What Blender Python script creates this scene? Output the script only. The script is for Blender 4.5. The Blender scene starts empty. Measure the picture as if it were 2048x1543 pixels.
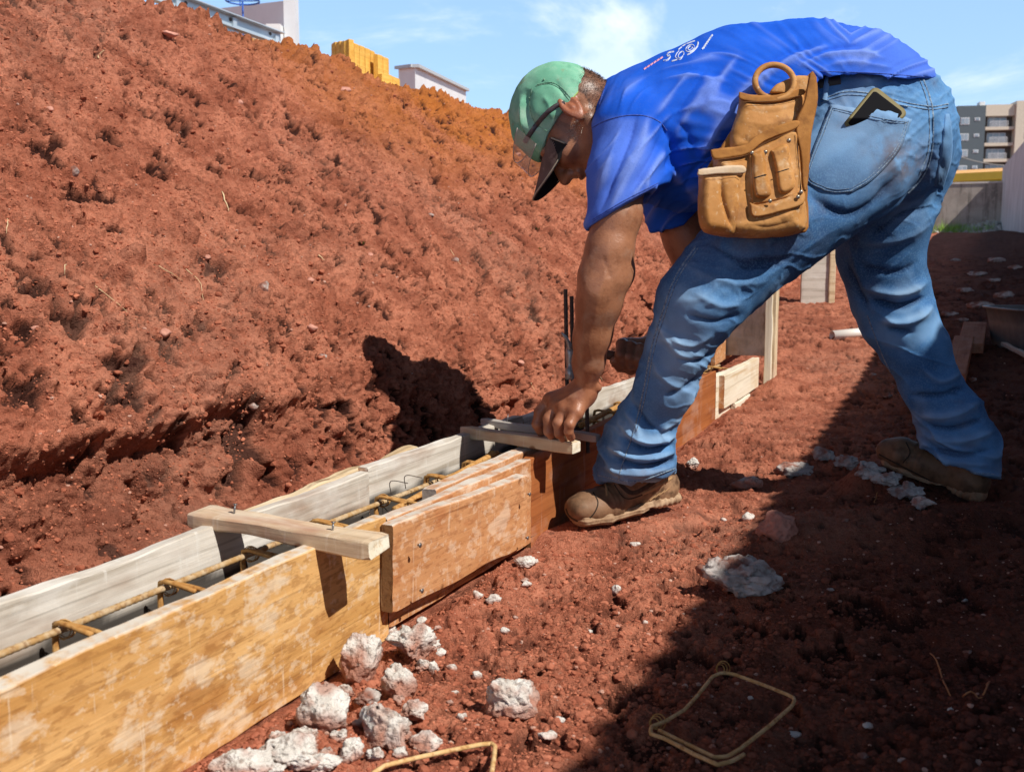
import bpy, math, random
import numpy as np
from mathutils import Vector, Matrix
from mathutils.bvhtree import BVHTree
random.seed(7); rng = np.random.default_rng(7)
scene = bpy.context.scene
col = scene.collection
# ------------------------------------------------------------------ camera
CZ = 0.63; TH = math.radians(7.3); FP = 2048.0
cT, sT = math.cos(TH), math.sin(TH)
cam_d = bpy.data.cameras.new('camera'); cam = bpy.data.objects.new('camera', cam_d); col.objects.link(cam)
cam.location = (0, 0, CZ); cam.rotation_euler = (math.pi/2 - TH, 0, 0)
cam_d.sensor_width = 36; cam_d.lens = 36; cam_d.clip_start = 0.05; cam_d.clip_end = 3000
cam_d.dof.use_dof = True; cam_d.dof.focus_distance = 2.3; cam_d.dof.aperture_fstop = 9
scene.camera = cam
def P(px, py, Y):
    """world point that lies on plane y=Y and is seen at pixel px,py of the 2048 wide photo"""
    xo = (px-1024)/FP; yo = (771.5-py)/FP
    t = Y/(cT+yo*sT)
    return np.array([t*xo, Y, CZ+t*(-sT+yo*cT)])
def proj(v):
    v = np.asarray(v, float); r = v-np.array([0, 0, CZ])
    zc = r[..., 1]*cT - r[..., 2]*sT
    return np.stack([1024+FP*r[..., 0]/zc, 771.5-FP*(r[..., 1]*sT+r[..., 2]*cT)/zc], -1)
def ray(px, py):
    xo = (px-1024)/FP; yo = (771.5-py)/FP
    d = Vector((xo, cT+yo*sT, -sT+yo*cT)); d.normalize(); return d
UA = np.array([.4216, .9068, 0]); VA = np.array([.9068, -.4216, 0])
def W(u, v, z): return UA*u+VA*v+np.array([0, 0, z])
def px_u(px, v):
    r = (px-1024)/FP
    return (-.9068*v + r*(-.4216*v))/(.4216-r*.9068)
# ------------------------------------------------------------------ numeric noise
TAB = rng.random((64, 64, 64)).astype(np.float32)*2-1
def vn(x, y, z):
    xi = np.floor(x).astype(np.int32); yi = np.floor(y).astype(np.int32); zi = np.floor(z).astype(np.int32)
    fx = (x-xi).astype(np.float32); fy = (y-yi).astype(np.float32); fz = (z-zi).astype(np.float32)
    fx = fx*fx*(3-2*fx); fy = fy*fy*(3-2*fy); fz = fz*fz*(3-2*fz)
    x0 = xi & 63; x1 = (xi+1) & 63; y0 = yi & 63; y1 = (yi+1) & 63; z0 = zi & 63; z1 = (zi+1) & 63
    a = TAB[x0, y0, z0]*(1-fx)+TAB[x1, y0, z0]*fx; b = TAB[x0, y1, z0]*(1-fx)+TAB[x1, y1, z0]*fx
    c = TAB[x0, y0, z1]*(1-fx)+TAB[x1, y0, z1]*fx; d = TAB[x0, y1, z1]*(1-fx)+TAB[x1, y1, z1]*fx
    return (a*(1-fy)+b*fy)*(1-fz)+(c*(1-fy)+d*fy)*fz
def fbm(p, s, octv=3, off=0.0, gain=.5):
    r = 0; a = 1; t = 0
    for i in range(octv):
        r = r+a*vn(p[..., 0]*s+off+i*11.3, p[..., 1]*s+off*1.7+i*5.1, p[..., 2]*s-off+i*7.7); t += a; a *= gain; s *= 2.03
    return r/t
def clod(p, s, pres, rad=.55, off=0., sq=(1, 1, 1)):
    """height field of half buried lumps: random cells carry a lump"""
    P_ = p*s*np.array(sq)+off; I = np.floor(P_).astype(np.int32); Fr = (P_-I).astype(np.float32); best = np.zeros(p.shape[:-1], np.float32)
    for a in (-1, 0, 1):
        for b in (-1, 0, 1):
            for c in (-1, 0, 1):
                i, j, k = (I[..., 0]+a) & 63, (I[..., 1]+b) & 63, (I[..., 2]+c) & 63
                h1 = TAB[i, j, k]; h2 = TAB[j, k, i]; h3 = TAB[k, i, (j+7) & 63]; h4 = TAB[(i+31) & 63, k, j]
                dx = a+.5+.38*h1-Fr[..., 0]; dy = b+.5+.38*h2-Fr[..., 1]; dz = c+.5+.38*h3-Fr[..., 2]
                r = rad*(.55+.45*np.abs(h4)); g = np.maximum(r*r-dx*dx-dy*dy-dz*dz, 0)
                best = np.maximum(best, np.sqrt(g)*((h4*.5+.5) < pres))
    return best/s
def sst(x, a=0., b=1.):
    t = np.clip((x-a)/(b-a), 0, 1); return t*t*(3-2*t)
# ------------------------------------------------------------------ object helpers
wloc = {}
def tag(o, label=None, cat=None, group=None, kind=None):
    if label: o['label'] = label
    if cat: o['category'] = cat
    if group: o['group'] = group
    if kind: o['kind'] = kind
    return o
def link(o, parent, loc):
    col.objects.link(o)
    if parent is not None:
        o.parent = parent; o.location = Vector(loc)-wloc[parent.name]
    else: o.location = loc
    wloc[o.name] = Vector(loc)
    return o
def empty(name, loc, label, cat, group=None):
    o = bpy.data.objects.new(name, None); o.empty_display_size = .1
    link(o, None, loc); return tag(o, label, cat, group)
def rawmesh(name, v, f, smooth=True):
    v = np.asarray(v, np.float32); me = bpy.data.meshes.new(name)
    if isinstance(f, np.ndarray) and len(f):
        me.vertices.add(len(v)); me.vertices.foreach_set('co', v.ravel())
        k = f.shape[1]; me.loops.add(f.size); me.loops.foreach_set('vertex_index', f.ravel().astype(np.int32))
        me.polygons.add(len(f)); me.polygons.foreach_set('loop_start', (np.arange(len(f))*k).astype(np.int32))
        me.update(calc_edges=True)
    else: me.from_pydata([tuple(map(float, q)) for q in v], [], [tuple(map(int, q)) for q in f])
    me.polygons.foreach_set('use_smooth', np.full(len(me.polygons), smooth)); me.update()
    return me
def mk(name, v, f, mat, parent=None, origin=None, smooth=True, attrs=None, flip=False):
    """mesh object from world coordinates"""
    v = np.asarray(v, float)
    if origin is None: origin = wloc[parent.name] if parent is not None else v.mean(0)
    origin = Vector([float(q) for q in origin])
    if flip: f = f[:, ::-1] if isinstance(f, np.ndarray) else [q[::-1] for q in f]
    me = rawmesh(name, v-np.array(origin), f, smooth)
    if mat: me.materials.append(mat)
    for k, a in (attrs or {}).items():
        at = me.attributes.new(k, 'FLOAT', 'POINT'); at.data.foreach_set('value', np.asarray(a, np.float32))
    o = bpy.data.objects.new(name, me)
    return link(o, parent, origin)
class MB:
    """collects polygons of several pieces into one mesh"""
    def __init__(s): s.v = []; s.f = []; s.n = 0
    def add(s, v, f):
        s.v.append(np.asarray(v, float)); s.f += [tuple(int(i)+s.n for i in q) for q in f]; s.n += len(v); return s
    def box(s, c, ex, ey, ez):
        c, ex, ey, ez = map(lambda q: np.asarray(q, float), (c, ex, ey, ez))
        v = [c+i*ex+j*ey+k*ez for i in (-1, 1) for j in (-1, 1) for k in (-1, 1)]
        f = [(0, 1, 3, 2), (4, 6, 7, 5), (0, 4, 5, 1), (2, 3, 7, 6), (0, 2, 6, 4), (1, 5, 7, 3)]
        if np.dot(np.cross(ex, ey), ez) < 0: f = [q[::-1] for q in f]
        return s.add(v, f)
    def tube(s, pts, r, n=8, cap=True):
        v, f = tube(pts, r, n, cap); return s.add(v, f)
    def build(s, name, mat, parent=None, origin=None, smooth=False):
        return mk(name, np.concatenate(s.v), s.f, mat, parent, origin, smooth)
def nrm(v): v = np.asarray(v, float); return v/max(np.linalg.norm(v), 1e-9)
def tube(pts, r, n=8, cap=True, flat=None):
    pts = np.asarray(pts, float); m = len(pts)
    r = np.full(m, r) if np.isscalar(r) else np.asarray(r, float)
    T = np.gradient(pts, axis=0); T /= np.linalg.norm(T, axis=1)[:, None]+1e-12
    a = np.array([0, 0, 1.]) if abs(T[0][2]) < .9 else np.array([1., 0, 0])
    N = nrm(np.cross(T[0], a)); vs = []
    for i in range(m):
        N = nrm(N-T[i]*np.dot(N, T[i])); B = np.cross(T[i], N)
        for k in range(n):
            t = 2*math.pi*k/n; vs.append(pts[i]+r[i]*(math.cos(t)*N+math.sin(t)*B))
    f = [(i*n+k, i*n+(k+1) % n, (i+1)*n+(k+1) % n, (i+1)*n+k) for i in range(m-1) for k in range(n)]
    if cap: f += [tuple(range(n))[::-1], tuple(range((m-1)*n, m*n))]
    return vs, f
def resample(p, n):
    p = np.asarray(p, float); d = np.r_[0, np.cumsum(np.linalg.norm(np.diff(p, axis=0), axis=1))]
    t = np.linspace(0, d[-1], n); return np.stack([np.interp(t, d, p[:, i]) for i in range(p.shape[1])], -1)
def curve(p, n):
    """smooth resample (Catmull-Rom)"""
    p = np.asarray(p, float); q = np.vstack([2*p[0]-p[1], p, 2*p[-1]-p[-2]]); out = []
    m = len(p)-1
    for i in range(m):
        t = np.linspace(0, 1, 12, endpoint=False)[:, None]; a, b, c, d = q[i:i+4]
        out.append(.5*(2*b+(c-a)*t+(2*a-5*b+4*c-d)*t*t+(3*b-a-3*c+d)*t**3))
    out.append(p[-1:]); return resample(np.vstack(out), n)
def grid_faces(nr, nc):
    i = np.arange(nr-1)[:, None]*nc+np.arange(nc-1)[None]; i = i.ravel()
    return np.stack([i, i+1, i+nc+1, i+nc], -1)
# ------------------------------------------------------------------ volume modelling (smooth union + surface nets)
def snet(F, org, h):
    ins = F < 0; c = np.zeros(tuple(s-1 for s in F.shape), np.int8)
    for a in (0, 1):
        for b in (0, 1):
            for d in (0, 1):
                c += ins[a:F.shape[0]-1+a, b:F.shape[1]-1+b, d:F.shape[2]-1+d]
    idx = np.argwhere((c > 0) & (c < 8)); acc = np.zeros((len(idx), 3)); cnt = np.zeros(len(idx))
    cor = [(a, b, d) for a in (0, 1) for b in (0, 1) for d in (0, 1)]
    for p in cor:
        for ax in range(3):
            if p[ax] == 0:
                q = list(p); q[ax] = 1
                fa = F[idx[:, 0]+p[0], idx[:, 1]+p[1], idx[:, 2]+p[2]]; fb = F[idx[:, 0]+q[0], idx[:, 1]+q[1], idx[:, 2]+q[2]]
                m = (fa < 0) != (fb < 0); t = np.where(m, fa/np.where(m, fa-fb, 1), 0)
                pos = np.tile(np.array(p, float), (len(idx), 1)); pos[:, ax] += t
                acc += pos*m[:, None]; cnt += m
    v = (idx+acc/cnt[:, None])*h+org
    im = np.full(c.shape, -1, np.int32); im[idx[:, 0], idx[:, 1], idx[:, 2]] = np.arange(len(idx)); fs = []
    for ax in range(3):
        o1, o2 = (ax+1) % 3, (ax+2) % 3
        a = np.take(ins, range(0, F.shape[ax]-1), ax); b = np.take(ins, range(1, F.shape[ax]), ax)
        e = np.argwhere(a != b); e = e[(e[:, o1] > 0) & (e[:, o2] > 0) & (e[:, o1] < F.shape[o1]-1) & (e[:, o2] < F.shape[o2]-1)]
        def g(d1, d2):
            k = e.copy(); k[:, o1] -= d1; k[:, o2] -= d2; return im[k[:, 0], k[:, 1], k[:, 2]]
        q = np.stack([g(1, 1), g(0, 1), g(0, 0), g(1, 0)], -1)
        s = ins[e[:, 0], e[:, 1], e[:, 2]]; q[~s] = q[~s][:, ::-1]; fs.append(q)
    return v, np.concatenate(fs)
def smooth(v, f, it=2, lam=.5):
    a = np.concatenate([f[:, i] for i in range(4)]); b = np.concatenate([f[:, (i+1) % 4] for i in range(4)])
    n = len(v); deg = np.bincount(a, minlength=n)+np.bincount(b, minlength=n)
    for _ in range(it):
        s = np.stack([np.bincount(a, v[b, k], n)+np.bincount(b, v[a, k], n) for k in range(3)], -1)/np.maximum(deg, 1)[:, None]
        v = v+lam*(s-v)
    return v
def normals(v, f):
    n = np.cross(v[f[:, 2]]-v[f[:, 0]], v[f[:, 3 if f.shape[1] == 4 else 1]]-v[f[:, 1 if f.shape[1] == 4 else 0]])
    r = np.zeros_like(v)
    for k in range(3): r[:, k] = sum(np.bincount(f[:, i], n[:, k], len(v)) for i in range(f.shape[1]))
    return r/(np.linalg.norm(r, axis=1)[:, None]+1e-12)
class Vol:
    def __init__(s, lo, hi, h):
        s.lo = np.asarray(lo, float); s.h = h; s.n = np.ceil((np.asarray(hi)-s.lo)/h).astype(int)+1
        s.F = np.full(s.n, .2, np.float32)
    def sub(s, lo, hi):
        a = np.clip(np.floor((lo-s.lo)/s.h).astype(int), 0, s.n); b = np.clip(np.ceil((hi-s.lo)/s.h).astype(int)+1, 0, s.n)
        sl = tuple(slice(x, y) for x, y in zip(a, b))
        g = [(np.arange(x, y)*s.h+o).astype(np.float32) for x, y, o in zip(a, b, s.lo)]
        return sl, g[0][:, None, None], g[1][None, :, None], g[2][None, None, :]
    def mix(s, sl, d, k, mode):
        F = s.F[sl]
        if mode == 'sub': F = -F
        h = np.maximum(k-np.abs(F-d), 0)/k; r = np.minimum(F, d)-h*h*k*.25
        s.F[sl] = -r if mode == 'sub' else r
    def cone(s, a, b, ra, rb, k=.02, side=None, mode='add'):
        a = np.asarray(a, float); b = np.asarray(b, float)
        ra = (ra, ra) if np.isscalar(ra) else ra; rb = (rb, rb) if np.isscalar(rb) else rb
        R = max(ra+rb)+k+.01; sl, X, Y, Z = s.sub(np.minimum(a, b)-R, np.maximum(a, b)+R)
        ax = b-a; L2 = ax@ax+1e-12; n = ax/math.sqrt(L2)
        if side is None: side = np.cross(n, [0.13, 0.2, .9])
        sd = nrm(np.asarray(side, float)-n*np.dot(side, n)); dd = np.cross(n, sd)
        x, y, z = X-a[0], Y-a[1], Z-a[2]
        t0 = (x*ax[0]+y*ax[1]+z*ax[2])/L2; t = np.clip(t0, 0, 1)
        rs = ra[0]+(rb[0]-ra[0])*t; rd = ra[1]+(rb[1]-ra[1])*t; rm = np.minimum(rs, rd)
        ws = (x*sd[0]+y*sd[1]+z*sd[2])/rs; wd = (x*dd[0]+y*dd[1]+z*dd[2])/rd; wn = (t0-t)*math.sqrt(L2)/rm
        s.mix(sl, (np.sqrt(ws*ws+wd*wd+wn*wn)-1)*rm, k, mode); return s
    def chain(s, pts, rad, k=.02, side=None, mode='add'):
        for i in range(len(pts)-1): s.cone(pts[i], pts[i+1], rad[i], rad[i+1], k, side, mode)
        return s
    def ell(s, c, r, axes=None, k=.02, mode='add'):
        c = np.asarray(c, float); R = max(r)+k+.01; sl, X, Y, Z = s.sub(c-R, c+R)
        A = np.eye(3) if axes is None else np.array([nrm(q) for q in axes]); x, y, z = X-c[0], Y-c[1], Z-c[2]
        q = sum(((x*A[i][0]+y*A[i][1]+z*A[i][2])/r[i])**2 for i in range(3))
        s.mix(sl, (np.sqrt(q)-1)*min(r), k, mode); return s
    def full(s):
        g = [(np.arange(m)*s.h+o).astype(np.float32) for m, o in zip(s.n, s.lo)]
        return g[0][:, None, None], g[1][None, :, None], g[2][None, None, :]
    def cutplane(s, p, n, k=.004):
        """remove the side n points to"""
        X, Y, Z = s.full(); n = nrm(n); d = (X-p[0])*n[0]+(Y-p[1])*n[1]+(Z-p[2])*n[2]
        h = np.maximum(k-np.abs(s.F-d), 0)/k; s.F = np.maximum(s.F, d)+h*h*k*.25; return s
    def mesh(s, it=2):
        s.F[0] = s.F[-1] = .1; s.F[:, 0] = s.F[:, -1] = .1; s.F[:, :, 0] = s.F[:, :, -1] = .1
        v, f = snet(s.F, s.lo, s.h); return (smooth(v, f, it) if it else v), f
def polysd(x, y, poly):
    """signed distance to polygon, negative inside"""
    p = np.asarray(poly, float); d = np.full(np.broadcast(x, y).shape, 1e9); ins = np.zeros(d.shape, bool)
    for i in range(len(p)):
        a, b = p[i], p[(i+1) % len(p)]; ex, ey = b-a; wx, wy = x-a[0], y-a[1]
        t = np.clip((wx*ex+wy*ey)/(ex*ex+ey*ey+1e-9), 0, 1); d = np.minimum(d, (wx-ex*t)**2+(wy-ey*t)**2)
        c = ((a[1] > y) != (b[1] > y)) & (x < (b[0]-a[0])*(y-a[1])/(b[1]-a[1]+1e-12)+a[0]); ins ^= c
    return np.where(ins, -1, 1)*np.sqrt(d)
def linesd(q, pl):
    pl = np.asarray(pl, float); d = np.full(len(q), 1e9); tt = np.zeros(len(q)); L = len(pl)-1
    for i in range(L):
        a, b = pl[i], pl[i+1]; e = b-a; w = q-a; t = np.clip((w@e)/(e@e+1e-9), 0, 1)
        k = np.linalg.norm(w-t[:, None]*e, axis=1); m = k < d; d = np.where(m, k, d); tt = np.where(m, (i+t)/L, tt)
    return d, tt
def slab(poly, T, w, Yf, h=3.0, round_=None, it=2, zoff=None, back=.3):
    """puffed sheet: outline in photo pixels, thickness T px, edge rounding width w px, placed at depth Yf(px,py)"""
    p = curve(np.vstack([poly, poly[:1]]), 60)[:-1] if round_ else np.asarray(poly, float)
    lo = p.min(0)-3*h; hi = p.max(0)+3*h; nz = int(T*(1+back)/h)+8
    xs = np.arange(lo[0], hi[0], h); ys = np.arange(lo[1], hi[1], h); zs = (np.arange(nz)-4)*h-T*back
    d2 = polysd(xs[:, None], ys[None], p); e = np.clip(-d2/w, 0, 1); prof = np.sqrt(np.maximum(1-(1-e)**2, 0))
    F = np.maximum(zs[None, None]-T*prof[..., None], -zs[None, None]-T*back*prof[..., None]); F = np.maximum(F, d2[..., None])
    v, f = snet(F.astype(np.float32), np.array([lo[0], lo[1], zs[0]]), h); v = smooth(v, f, it, .4)
    if zoff is not None: v[:, 2] += zoff(v[:, 0], v[:, 1])
    Y = Yf(v[:, 0], v[:, 1]); Y = Y-v[:, 2]*Y/FP
    xo = (v[:, 0]-1024)/FP; yo = (771.5-v[:, 1])/FP; t = Y/(cT+yo*sT)
    return np.stack([t*xo, Y, CZ+t*(-sT+yo*cT)], -1), f[:, ::-1] if False else f
def lin_depth(*pts):
    """depth plane through three (px,py,Y)"""
    A = np.array([[p[0], p[1], 1] for p in pts]); c = np.linalg.solve(A, [p[2] for p in pts])
    return lambda x, y: c[0]*x+c[1]*y+c[2]
def fix(v, f):
    """orient closed quad mesh outwards"""
    a, b, c, d = (v[f[:, i]] for i in range(4)); vol = np.einsum('ij,ij->i', a, np.cross(b, c)).sum()+np.einsum('ij,ij->i', a, np.cross(c, d)).sum()
    return f if vol > 0 else f[:, ::-1]
class Surf:
    """ray casting onto a finished skin, for things sewn or printed on it"""
    def __init__(s, v, f):
        s.t = BVHTree.FromPolygons([tuple(q) for q in v.tolist()], f.tolist())
    def hit(s, px, py):
        r = s.t.ray_cast(Vector((0, 0, CZ)), ray(px, py)); return (r[0], r[1])
    def pt(s, px, py, off=0.):
        h, n = s.hit(px, py)
        if h is None: return None
        d = ray(px, py)
        if n.dot(d) > 0: n = -n
        return np.array(h+n*off)
    def ribbon(s, pl, w, off=.0012, n=None, prof=True):
        pl = np.asarray(pl, float); n = n or max(int(np.linalg.norm(np.diff(pl, axis=0), axis=1).sum()/5), 3)
        c = curve(pl, n) if len(pl) > 2 else resample(pl, n); T = np.gradient(c, axis=0); T /= np.linalg.norm(T, axis=1)[:, None]+1e-9
        N = np.stack([-T[:, 1], T[:, 0]], -1); rows = []
        for i in range(n):
            q = [s.pt(*(c[i]+N[i]*k*w/2), off=o) for k, o in ((-1, .0001), (-.6, off), (.6, off), (1, .0001))]
            if all(a is not None for a in q) and max(np.linalg.norm(q[0]-q[3]), 0) < .03: rows.append(q)
            else: rows.append(None)
        runs = []; cur = []
        for q in rows:
            if q is None or (cur and np.linalg.norm(np.array(q[0])-np.array(cur[-1][0])) > .04):
                runs.append(cur); cur = [] if q is None else [q]
            else: cur.append(q)
        runs.append(cur); rows = max(runs, key=len)
        v = []; f = []; prev = None
        for q in rows:
            if q is None: prev = None; continue
            k = len(v); v += q
            if prev is not None and np.linalg.norm(v[k]-v[prev]) < .04: f += [(prev+j, prev+j+1, k+j+1, k+j) for j in range(3)]
            prev = k
        return v, f
    def patch(s, left, right, nx, ny, off=.004, bulge=0., puff=None):
        L = curve(left, ny); R = curve(right, ny); v = []; ok = True; last = None
        for lay in (1, 0):
            for j in range(ny):
                for i in range(nx):
                    a = i/(nx-1); q = L[j]*(1-a)+R[j]*a; edge = min(min(i, nx-1-i)/2., min(j, ny-1-j)/2., 1)
                    o = (off*(.55+.45*edge)+(puff(q[0], q[1]) if puff else 0)) if lay else -.002
                    p = s.pt(q[0], q[1], o)
                    if p is None: p = last
                    last = p; v.append(p)
        g = grid_faces(ny, nx).tolist(); n = nx*ny
        f = g+[[b+n for b in q[::-1]] for q in g]
        ring = [i for i in range(nx)]+[j*nx+nx-1 for j in range(1, ny)]+[(ny-1)*nx+i for i in range(nx-2, -1, -1)]+[j*nx for j in range(ny-2, 0, -1)]
        for a, b in zip(ring, ring[1:]+ring[:1]): f.append([b, a, a+n, b+n])
        return v, f
# ------------------------------------------------------------------ materials
def M(name, c1, c2=None, scale=(5, 5, 5), detail=5, rough=.8, layers=(), bumps=(), coord='Object', lo=.35, hi=.65, metal=0, spec=.5, dist=0., **kw):
    m = bpy.data.materials.new(name); m.use_nodes = True; nt = m.node_tree; N = nt.nodes; L = nt.links
    b = N['Principled BSDF']; b.inputs['Roughness'].default_value = rough; b.inputs['Metallic'].default_value = metal
    b.inputs['Specular IOR Level'].default_value = spec
    for k, vv in kw.items(): b.inputs[k.replace('_', ' ')].default_value = vv
    tc = N.new('ShaderNodeTexCoord')
    def noise(sc, det, ds=0., off=0.):
        mp = N.new('ShaderNodeMapping'); mp.inputs['Scale'].default_value = sc if not np.isscalar(sc) else (sc,)*3
        mp.inputs['Location'].default_value = (off, off*1.3, off*.7)
        L.new(tc.outputs[coord], mp.inputs[0]); n = N.new('ShaderNodeTexNoise'); n.inputs['Scale'].default_value = 1
        n.inputs['Detail'].default_value = det; n.inputs['Roughness'].default_value = .6; n.inputs['Distortion'].default_value = ds
        L.new(mp.outputs[0], n.inputs['Vector']); return n.outputs['Fac']
    def ramp(s, a, z):
        r = N.new('ShaderNodeMapRange'); r.interpolation_type = 'SMOOTHSTEP'
        r.inputs[1].default_value = a; r.inputs[2].default_value = z; L.new(s, r.inputs[0]); return r.outputs[0]
    def mixc(f, a, c, mode='MIX'):
        x = N.new('ShaderNodeMix'); x.data_type = 'RGBA'; x.blend_type = mode
        if isinstance(f, float): x.inputs[0].default_value = f
        else: L.new(f, x.inputs[0])
        for i, q in ((6, a), (7, c)):
            if isinstance(q, tuple): x.inputs[i].default_value = q+(1,)
            else: L.new(q, x.inputs[i])
        return x.outputs[2]
    cur = mixc(ramp(noise(scale, detail, dist), lo, hi), c1, c2 or c1)
    for i, ly in enumerate(layers):
        kind = ly[0]
        if kind == 'noise': f = ramp(noise(ly[1], ly[2], 0, 3.1*i+1), ly[3], ly[4]); c = ly[5]; k = ly[6] if len(ly) > 6 else 1.
        elif kind == 'attr':
            a = N.new('ShaderNodeAttribute'); a.attribute_name = ly[1]; f = a.outputs['Fac']; c = ly[2]; k = ly[3] if len(ly) > 3 else 1.
            if len(ly) > 4:
                mu = N.new('ShaderNodeMath'); mu.operation = 'MULTIPLY'; L.new(f, mu.inputs[0]); L.new(ramp(noise(ly[4], 4, 0, 2.2), .3, .6), mu.inputs[1]); f = mu.outputs[0]
        elif kind == 'voro':
            mp = N.new('ShaderNodeMapping'); mp.inputs['Scale'].default_value = (ly[1],)*3 if np.isscalar(ly[1]) else ly[1]; L.new(tc.outputs[coord], mp.inputs[0])
            v = N.new('ShaderNodeTexVoronoi'); v.inputs['Scale'].default_value = 1; L.new(mp.outputs[0], v.inputs['Vector'])
            f = ramp(v.outputs['Distance'], ly[3], ly[2]); c = ly[4]; k = ly[5] if len(ly) > 5 else 1.
        mu = N.new('ShaderNodeMath'); mu.operation = 'MULTIPLY'; L.new(f, mu.inputs[0]); mu.inputs[1].default_value = k; mu.use_clamp = True
        cur = mixc(mu.outputs[0], cur, c)
    L.new(cur, b.inputs['Base Color'])
    prev = None
    for i, bp in enumerate(bumps):
        n = N.new('ShaderNodeBump'); n.inputs['Strength'].default_value = bp[2]; n.inputs['Distance'].default_value = bp[3]
        if len(bp) > 4:
            mp = N.new('ShaderNodeMapping'); mp.inputs['Scale'].default_value = (bp[0],)*3 if np.isscalar(bp[0]) else bp[0]; L.new(tc.outputs[coord], mp.inputs[0])
            v = N.new('ShaderNodeTexVoronoi'); v.inputs['Scale'].default_value = 1; L.new(mp.outputs[0], v.inputs['Vector']); L.new(v.outputs['Distance'], n.inputs['Height'])
        else: L.new(noise(bp[0], bp[1], 0, 9.7*i+4), n.inputs['Height'])
        if prev is not None: L.new(prev, n.inputs['Normal'])
        prev = n.outputs[0]
    if prev is not None: L.new(prev, b.inputs['Normal'])
    return m
# ------------------------------------------------------------------ light and sky
SUN = nrm([.78, -.69, 1.15])
el = math.asin(SUN[2]); az = math.atan2(SUN[0], SUN[1])
sd = bpy.data.lights.new('sun', 'SUN'); so = bpy.data.objects.new('sun', sd); col.objects.link(so)
sd.energy = 5.0; sd.angle = math.radians(.5); sd.color = (1, .95, .87)
so.rotation_euler = Vector(SUN.tolist()).to_track_quat('Z', 'Y').to_euler(); so.location = (3, -5, 6)
w = bpy.data.worlds.new('World'); scene.world = w; w.use_nodes = True
nt = w.node_tree; N = nt.nodes; L = nt.links; bg = N['Background']
sky = N.new('ShaderNodeTexSky'); sky.sky_type = 'NISHITA'; sky.sun_disc = False
sky.sun_elevation = el; sky.sun_rotation = az; sky.air_density = 1.0; sky.dust_density = .6; sky.ozone_density = 1.6
tc = N.new('ShaderNodeTexCoord'); sx = N.new('ShaderNodeSeparateXYZ'); L.new(tc.outputs['Generated'], sx.inputs[0]); gr = N.new('ShaderNodeMapRange'); gr.interpolation_type = 'SMOOTHSTEP'; gr.inputs[1].default_value = .22; gr.inputs[2].default_value = .60; gr.inputs[3].default_value = 1.55; gr.inputs[4].default_value = .15; L.new(sx.outputs[2], gr.inputs[0]); mp = N.new('ShaderNodeMapping'); mp.inputs['Scale'].default_value = (1, 1, 2.6)
mp.inputs['Location'].default_value = (.35, .2, .1)
L.new(tc.outputs['Generated'], mp.inputs[0])
n1 = N.new('ShaderNodeTexNoise'); n1.inputs['Scale'].default_value = 3.2; n1.inputs['Detail'].default_value = 9; n1.inputs['Roughness'].default_value = .62; n1.inputs['Distortion'].default_value = .6
L.new(mp.outputs[0], n1.inputs['Vector'])
r1 = N.new('ShaderNodeMapRange'); r1.interpolation_type = 'SMOOTHSTEP'; r1.inputs[1].default_value = .50; r1.inputs[2].default_value = .80; L.new(n1.outputs['Fac'], r1.inputs[0])
mx = N.new('ShaderNodeMix'); mx.data_type = 'RGBA'; L.new(r1.outputs[0], mx.inputs[0])
sat = N.new('ShaderNodeMix'); sat.data_type = 'RGBA'; sat.inputs[0].default_value = .45; L.new(sky.outputs[0], sat.inputs[6]); sat.inputs[7].default_value = (3.3, 5.7, 9.4, 1)
L.new(sat.outputs[2], mx.inputs[6]); mx.inputs[7].default_value = (8.2, 8.6, 9.2, 1)
cd = N.new('ShaderNodeVectorMath'); cd.operation = 'DISTANCE'; L.new(tc.outputs['Generated'], cd.inputs[0]); cd.inputs[1].default_value = ray(1215, 120)[:]
n2 = N.new('ShaderNodeTexNoise'); n2.inputs['Scale'].default_value = 17; n2.inputs['Detail'].default_value = 8; L.new(tc.outputs['Generated'], n2.inputs['Vector'])
a1 = N.new('ShaderNodeMath'); a1.operation = 'MULTIPLY_ADD'; L.new(n2.outputs['Fac'], a1.inputs[0]); a1.inputs[1].default_value = -.17; L.new(cd.outputs['Value'], a1.inputs[2])
r2 = N.new('ShaderNodeMapRange'); r2.interpolation_type = 'SMOOTHSTEP'; L.new(a1.outputs[0], r2.inputs[0]); r2.inputs[1].default_value = -.02; r2.inputs[2].default_value = -.06; r2.inputs[3].default_value = 0; r2.inputs[4].default_value = .40
mx2 = N.new('ShaderNodeMix'); mx2.data_type = 'RGBA'; L.new(r2.outputs[0], mx2.inputs[0]); L.new(mx.outputs[2], mx2.inputs[6]); mx2.inputs[7].default_value = (8.6, 8.9, 9.3, 1); mx = mx2
vm = N.new('ShaderNodeVectorMath'); vm.operation = 'SCALE'; L.new(mx.outputs[2], vm.inputs[0]); L.new(gr.outputs[0], vm.inputs[3]); L.new(vm.outputs[0], bg.inputs[0]); bg.inputs[1].default_value = .10
scene.view_settings.view_transform = 'Standard'; scene.view_settings.look = 'None'; scene.view_settings.exposure = 0; scene.view_settings.gamma = 1
scene.cycles.max_bounces = 6; scene.cycles.diffuse_bounces = 2
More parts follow.
